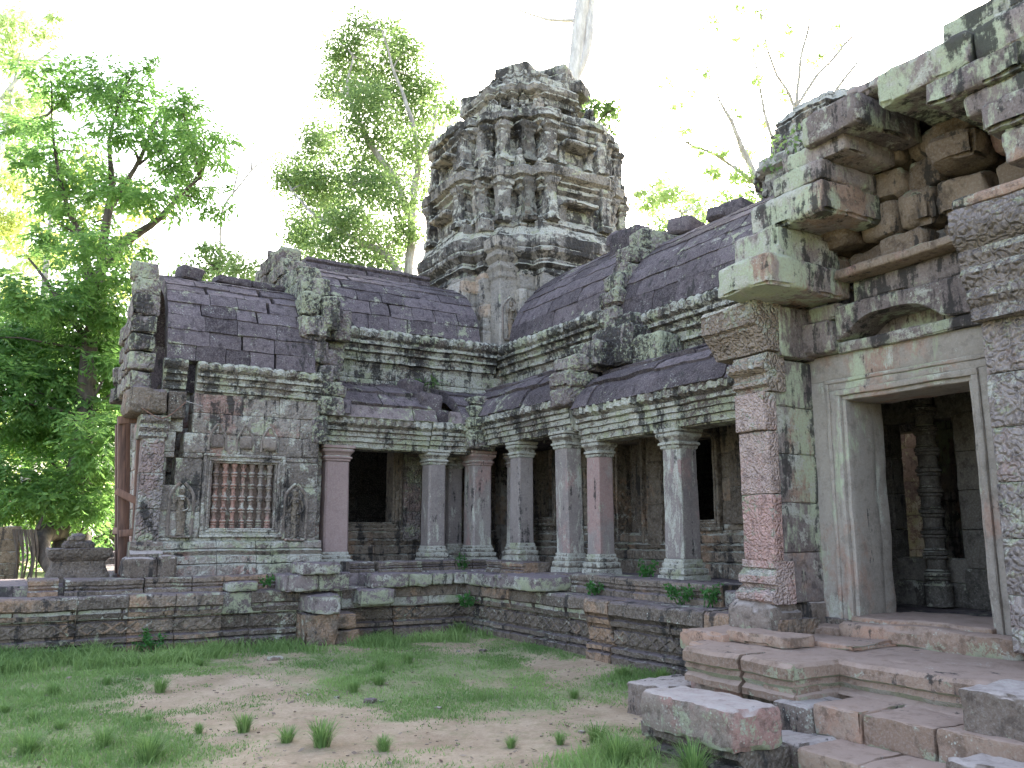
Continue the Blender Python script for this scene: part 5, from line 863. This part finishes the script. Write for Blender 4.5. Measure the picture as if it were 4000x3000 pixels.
def tuft_mesh(seed,n,h,sp):
    rg=np.random.default_rng(seed); mb=MB(); a=rg.uniform(0,6.28,n); r=rg.uniform(0,.35,n)*sp; l=h*rg.uniform(.45,1.1,n); out=rg.uniform(.1,1.0,n)*sp*1.1; w_=rg.uniform(.0018,.0038,n)
    B=np.stack([np.cos(a)*r,np.sin(a)*r,r*0-.01],1); D=np.stack([np.cos(a),np.sin(a),a*0],1); W=np.stack([-np.sin(a)*w_,np.cos(a)*w_,a*0],1)
    P1=B+D*out[:,None]*.25+np.stack([a*0,a*0,l*.55],1); P2=B+D*out[:,None]*.62+np.stack([a*0,a*0,l*.9],1); P3=B+D*out[:,None]*1.1+np.stack([a*0,a*0,l*.95],1)
    V=np.stack([B-W,B+W,P1+W,P1-W,P2+W*.6,P2-W*.6,P3],1).reshape(-1,3); i=np.arange(n)*7
    mb.add(V,np.concatenate([np.stack([i,i+1,i+2,i+3],1),np.stack([i+3,i+2,i+4,i+5],1)]),np.stack([i+5,i+4,i+6],1),np.repeat(rg.uniform(0,1,n),7)); return mb
TG='tufts of taller grass in the courtyard'
TU=[(.35,7.71,1.0,'broad spiky tuft nearest the left bottom corner'),(.64,10.09,.8,'tuft standing alone in the far left lawn'),(.61,8.45,.55,'low tuft in the middle of the three left tufts'),(.43,8.93,.5,'small tuft left of the low middle one at left'),(1.17,10.53,.6,'narrow tuft behind the others toward the left terrace'),(1.6,9.75,.85,'yellowish tuft at the edge of the long bare patch'),(1.92,7.56,.8,'dark upright tuft on bare earth left of centre'),(2.3,11.35,.6,'short tuft in the grass in front of the left terrace'),(2.13,7.03,.75,'loose grey green tuft beside the darkest one'),(2.32,6.74,1.05,'darkest and fullest tuft, bottom centre'),(1.1,7.03,1.15,'widest sprawling tuft on the bottom edge'),(.87,7.65,.8,'feathery tuft beside the sprawling one at the bottom'),(3.34,8.76,.7,'tuft at the lower edge of the lush central patch'),(2.69,6.39,.7,'yellow green tuft right of the darkest one'),(1.3,8.45,.4,'very small tuft on the pale bare strip'),(.21,9.44,.6,'tuft cut by the left edge of the view'),(5.16,7.37,.6,'flattened tuft out on bare soil before the right terrace'),(3.6,6.01,.5,'small tuft on bare soil, left of a pair near the bottom'),(3.97,5.87,.5,'small tuft on bare soil, right of a pair near the bottom'),(3.72,9.0,.75,'tall fine tuft inside the lush central patch'),(4.1,9.9,.8,'thick tuft near the back of the lush central patch'),(4.6,10.2,.7,'pale tuft at the right of the lush central patch'),(1.6,7.75,.45,'sparse tuft between the dark upright one and the bottom edge'),(4.25,5.75,1.0,'long bladed tuft leaning on the small fluted stone'),(3.95,5.1,1.2,'long bladed tuft in front of the big pale topped block'),(4.2,4.6,1.2,'arching tuft at the lower corner of the big pale topped block'),(6.3,8.0,.8,'spreading tuft before the carved base of the right terrace'),(6.4,7.45,.8,'second spreading tuft nearer the stairs along the right terrace')]
protos=[tuft_mesh(s,230,.20,.17).build('grass_tuft',M['grass'],None,amp=0,smooth=False) for s in (1,2,3)]
for i,(x,y,s,lab) in enumerate(TU):
    o=protos[i] if i<3 else protos[i%3].copy()
    if i>=3: scene.collection.objects.link(o)
    o.location=(x,y,float(gz(np.array([x]),np.array([y]))[0])); o.scale=(s,s,s*random.uniform(.75,1.05)); o.rotation_euler=(0,0,random.uniform(0,6)); tag(o,lab,'grass tuft',TG)
def pebble(name,x,y,sx,sy,sz,label,cat,group,mat='loose',z=None,rz=0):
    mb=MB(); block(mb,(-sx,-sy,-sz*.3),(sx,sy,sz),min(sx,sy,sz)*.4,min(sx,sy)*.5,chip=.01,big=min(sx,sy)*.25); o=mb.build(name,M[mat],None,amp=.004,freq=15); o.location=(x,y,float(gz(np.array([x]),np.array([y]))[0]) if z is None else z); o.rotation_euler=(0,0,rz); return tag(o,label,cat,group)
pebble('brick',3.25,11.38,.10,.05,.05,'single dark red brick lying in the grass in front of the left terrace','brick',None,'baluster',rz=.1)
RG='small stones scattered in the courtyard'
for x,y,s,lab,m in ((3.32,8.25,.06,'dark angular stone with a white chip on the bare earth at centre','plinth'),(3.42,8.22,.03,'white stone chip beside the dark angular stone','naga'),(3.1,8.6,.03,'small pale pebble above the dark angular stone','naga'),(3.75,7.6,.035,'brownish pebble right of the centre on bare soil','loose'),(2.2,7.2,.022,'white pebble between the tufts near the bottom','naga'),(5.9,10.6,.05,'dark stone lying close to the foot of the right terrace','plinth'),(5.6,10.75,.03,'pale bluish scrap beside the dark stone at the right terrace foot','naga'),(2.9,8.9,.025,'pebble near the top edge of the pale bare patch','loose'),(4.35,6.1,.03,'pebble on the bare soil toward the fluted stone','loose')): pebble('stone',x,y,s,s*.8,s*.7,lab,'stone',RG,m,rz=random.uniform(0,3))
for x,y,z,s,lab,m in ((7.55,9.55,1.0,.06,'squared grey stone on the gallery floor left of the white streaked pillar','loose'),(7.6,9.25,1.0,.07,'tan stone leaning against the foot of the white streaked pillar','step'),(7.45,9.2,1.0,.05,'flat dark stone on the kerb before the white streaked pillar','plinth'),(7.5,11.9,1.05,.04,'small orange brick fragment between two pillars of the right gallery','step')): pebble('stone',x,y,s,s*.8,s*.8,lab,'stone','stones left on the gallery floor',m,z=z,rz=random.uniform(0,3))
rg=np.random.default_rng(18); N=2600; x=rg.uniform(-1,6.6,N); y=rg.uniform(4.4,12.6,N); k=(~inside(x,y))&(rg.uniform(0,1,N)<1.1-cover(x,y)); x,y=x[k],y[k]; z=gz(x,y); mb=MB()
I8=np.array([[-1,-1,-1],[1,-1,-1],[1,1,-1],[-1,1,-1],[-1,-1,1],[1,-1,1],[1,1,1],[-1,1,1]],float); F6=np.array([[0,1,5,4],[1,2,6,5],[2,3,7,6],[3,0,4,7],[4,5,6,7]])
s=.003+.009*rg.uniform(0,1,len(x))**3; V=(I8[None]*rg.uniform(.5,1.2,(len(x),8,3)))*s[:,None,None]*np.array([1.2,1.,.7])+np.stack([x,y,z],1)[:,None]
mb.add(V.reshape(-1,3),(F6[None]+8*np.arange(len(x))[:,None,None]).reshape(-1,4),None,np.repeat(rg.uniform(0,1,len(x)),8)); tag(mb.build('gravel',M['dryleaf'],None,amp=0,smooth=False),'fine grit and stone chips on the bare soil','gravel',None,'stuff')
# fallen leaves: countless scraps as one mass
rg=np.random.default_rng(8); N=520; x=rg.uniform(-1,6.6,N); y=rg.uniform(4.6,12.4,N); k=~inside(x,y); x,y=x[k],y[k]; N=len(x); z=gz(x,y)+.012; a=rg.uniform(0,6.28,N); s=rg.uniform(.012,.035,N)
D=np.stack([np.cos(a)*s,np.sin(a)*s,rg.uniform(-.2,.5,N)*s],1); W=np.stack([-np.sin(a)*s*.45,np.cos(a)*s*.45,rg.uniform(0,.4,N)*s],1); B=np.stack([x,y,z],1); V=np.stack([B-D,B+W,B+D,B-W],1).reshape(-1,3); mb=MB(); mb.add(V,np.arange(4*N).reshape(-1,4),None,np.repeat(rg.uniform(0,1,N),4)); tag(mb.build('litter',M['dryleaf'],None,amp=0,smooth=False),'dry leaf scraps strewn over grass and soil','litter',None,'stuff')
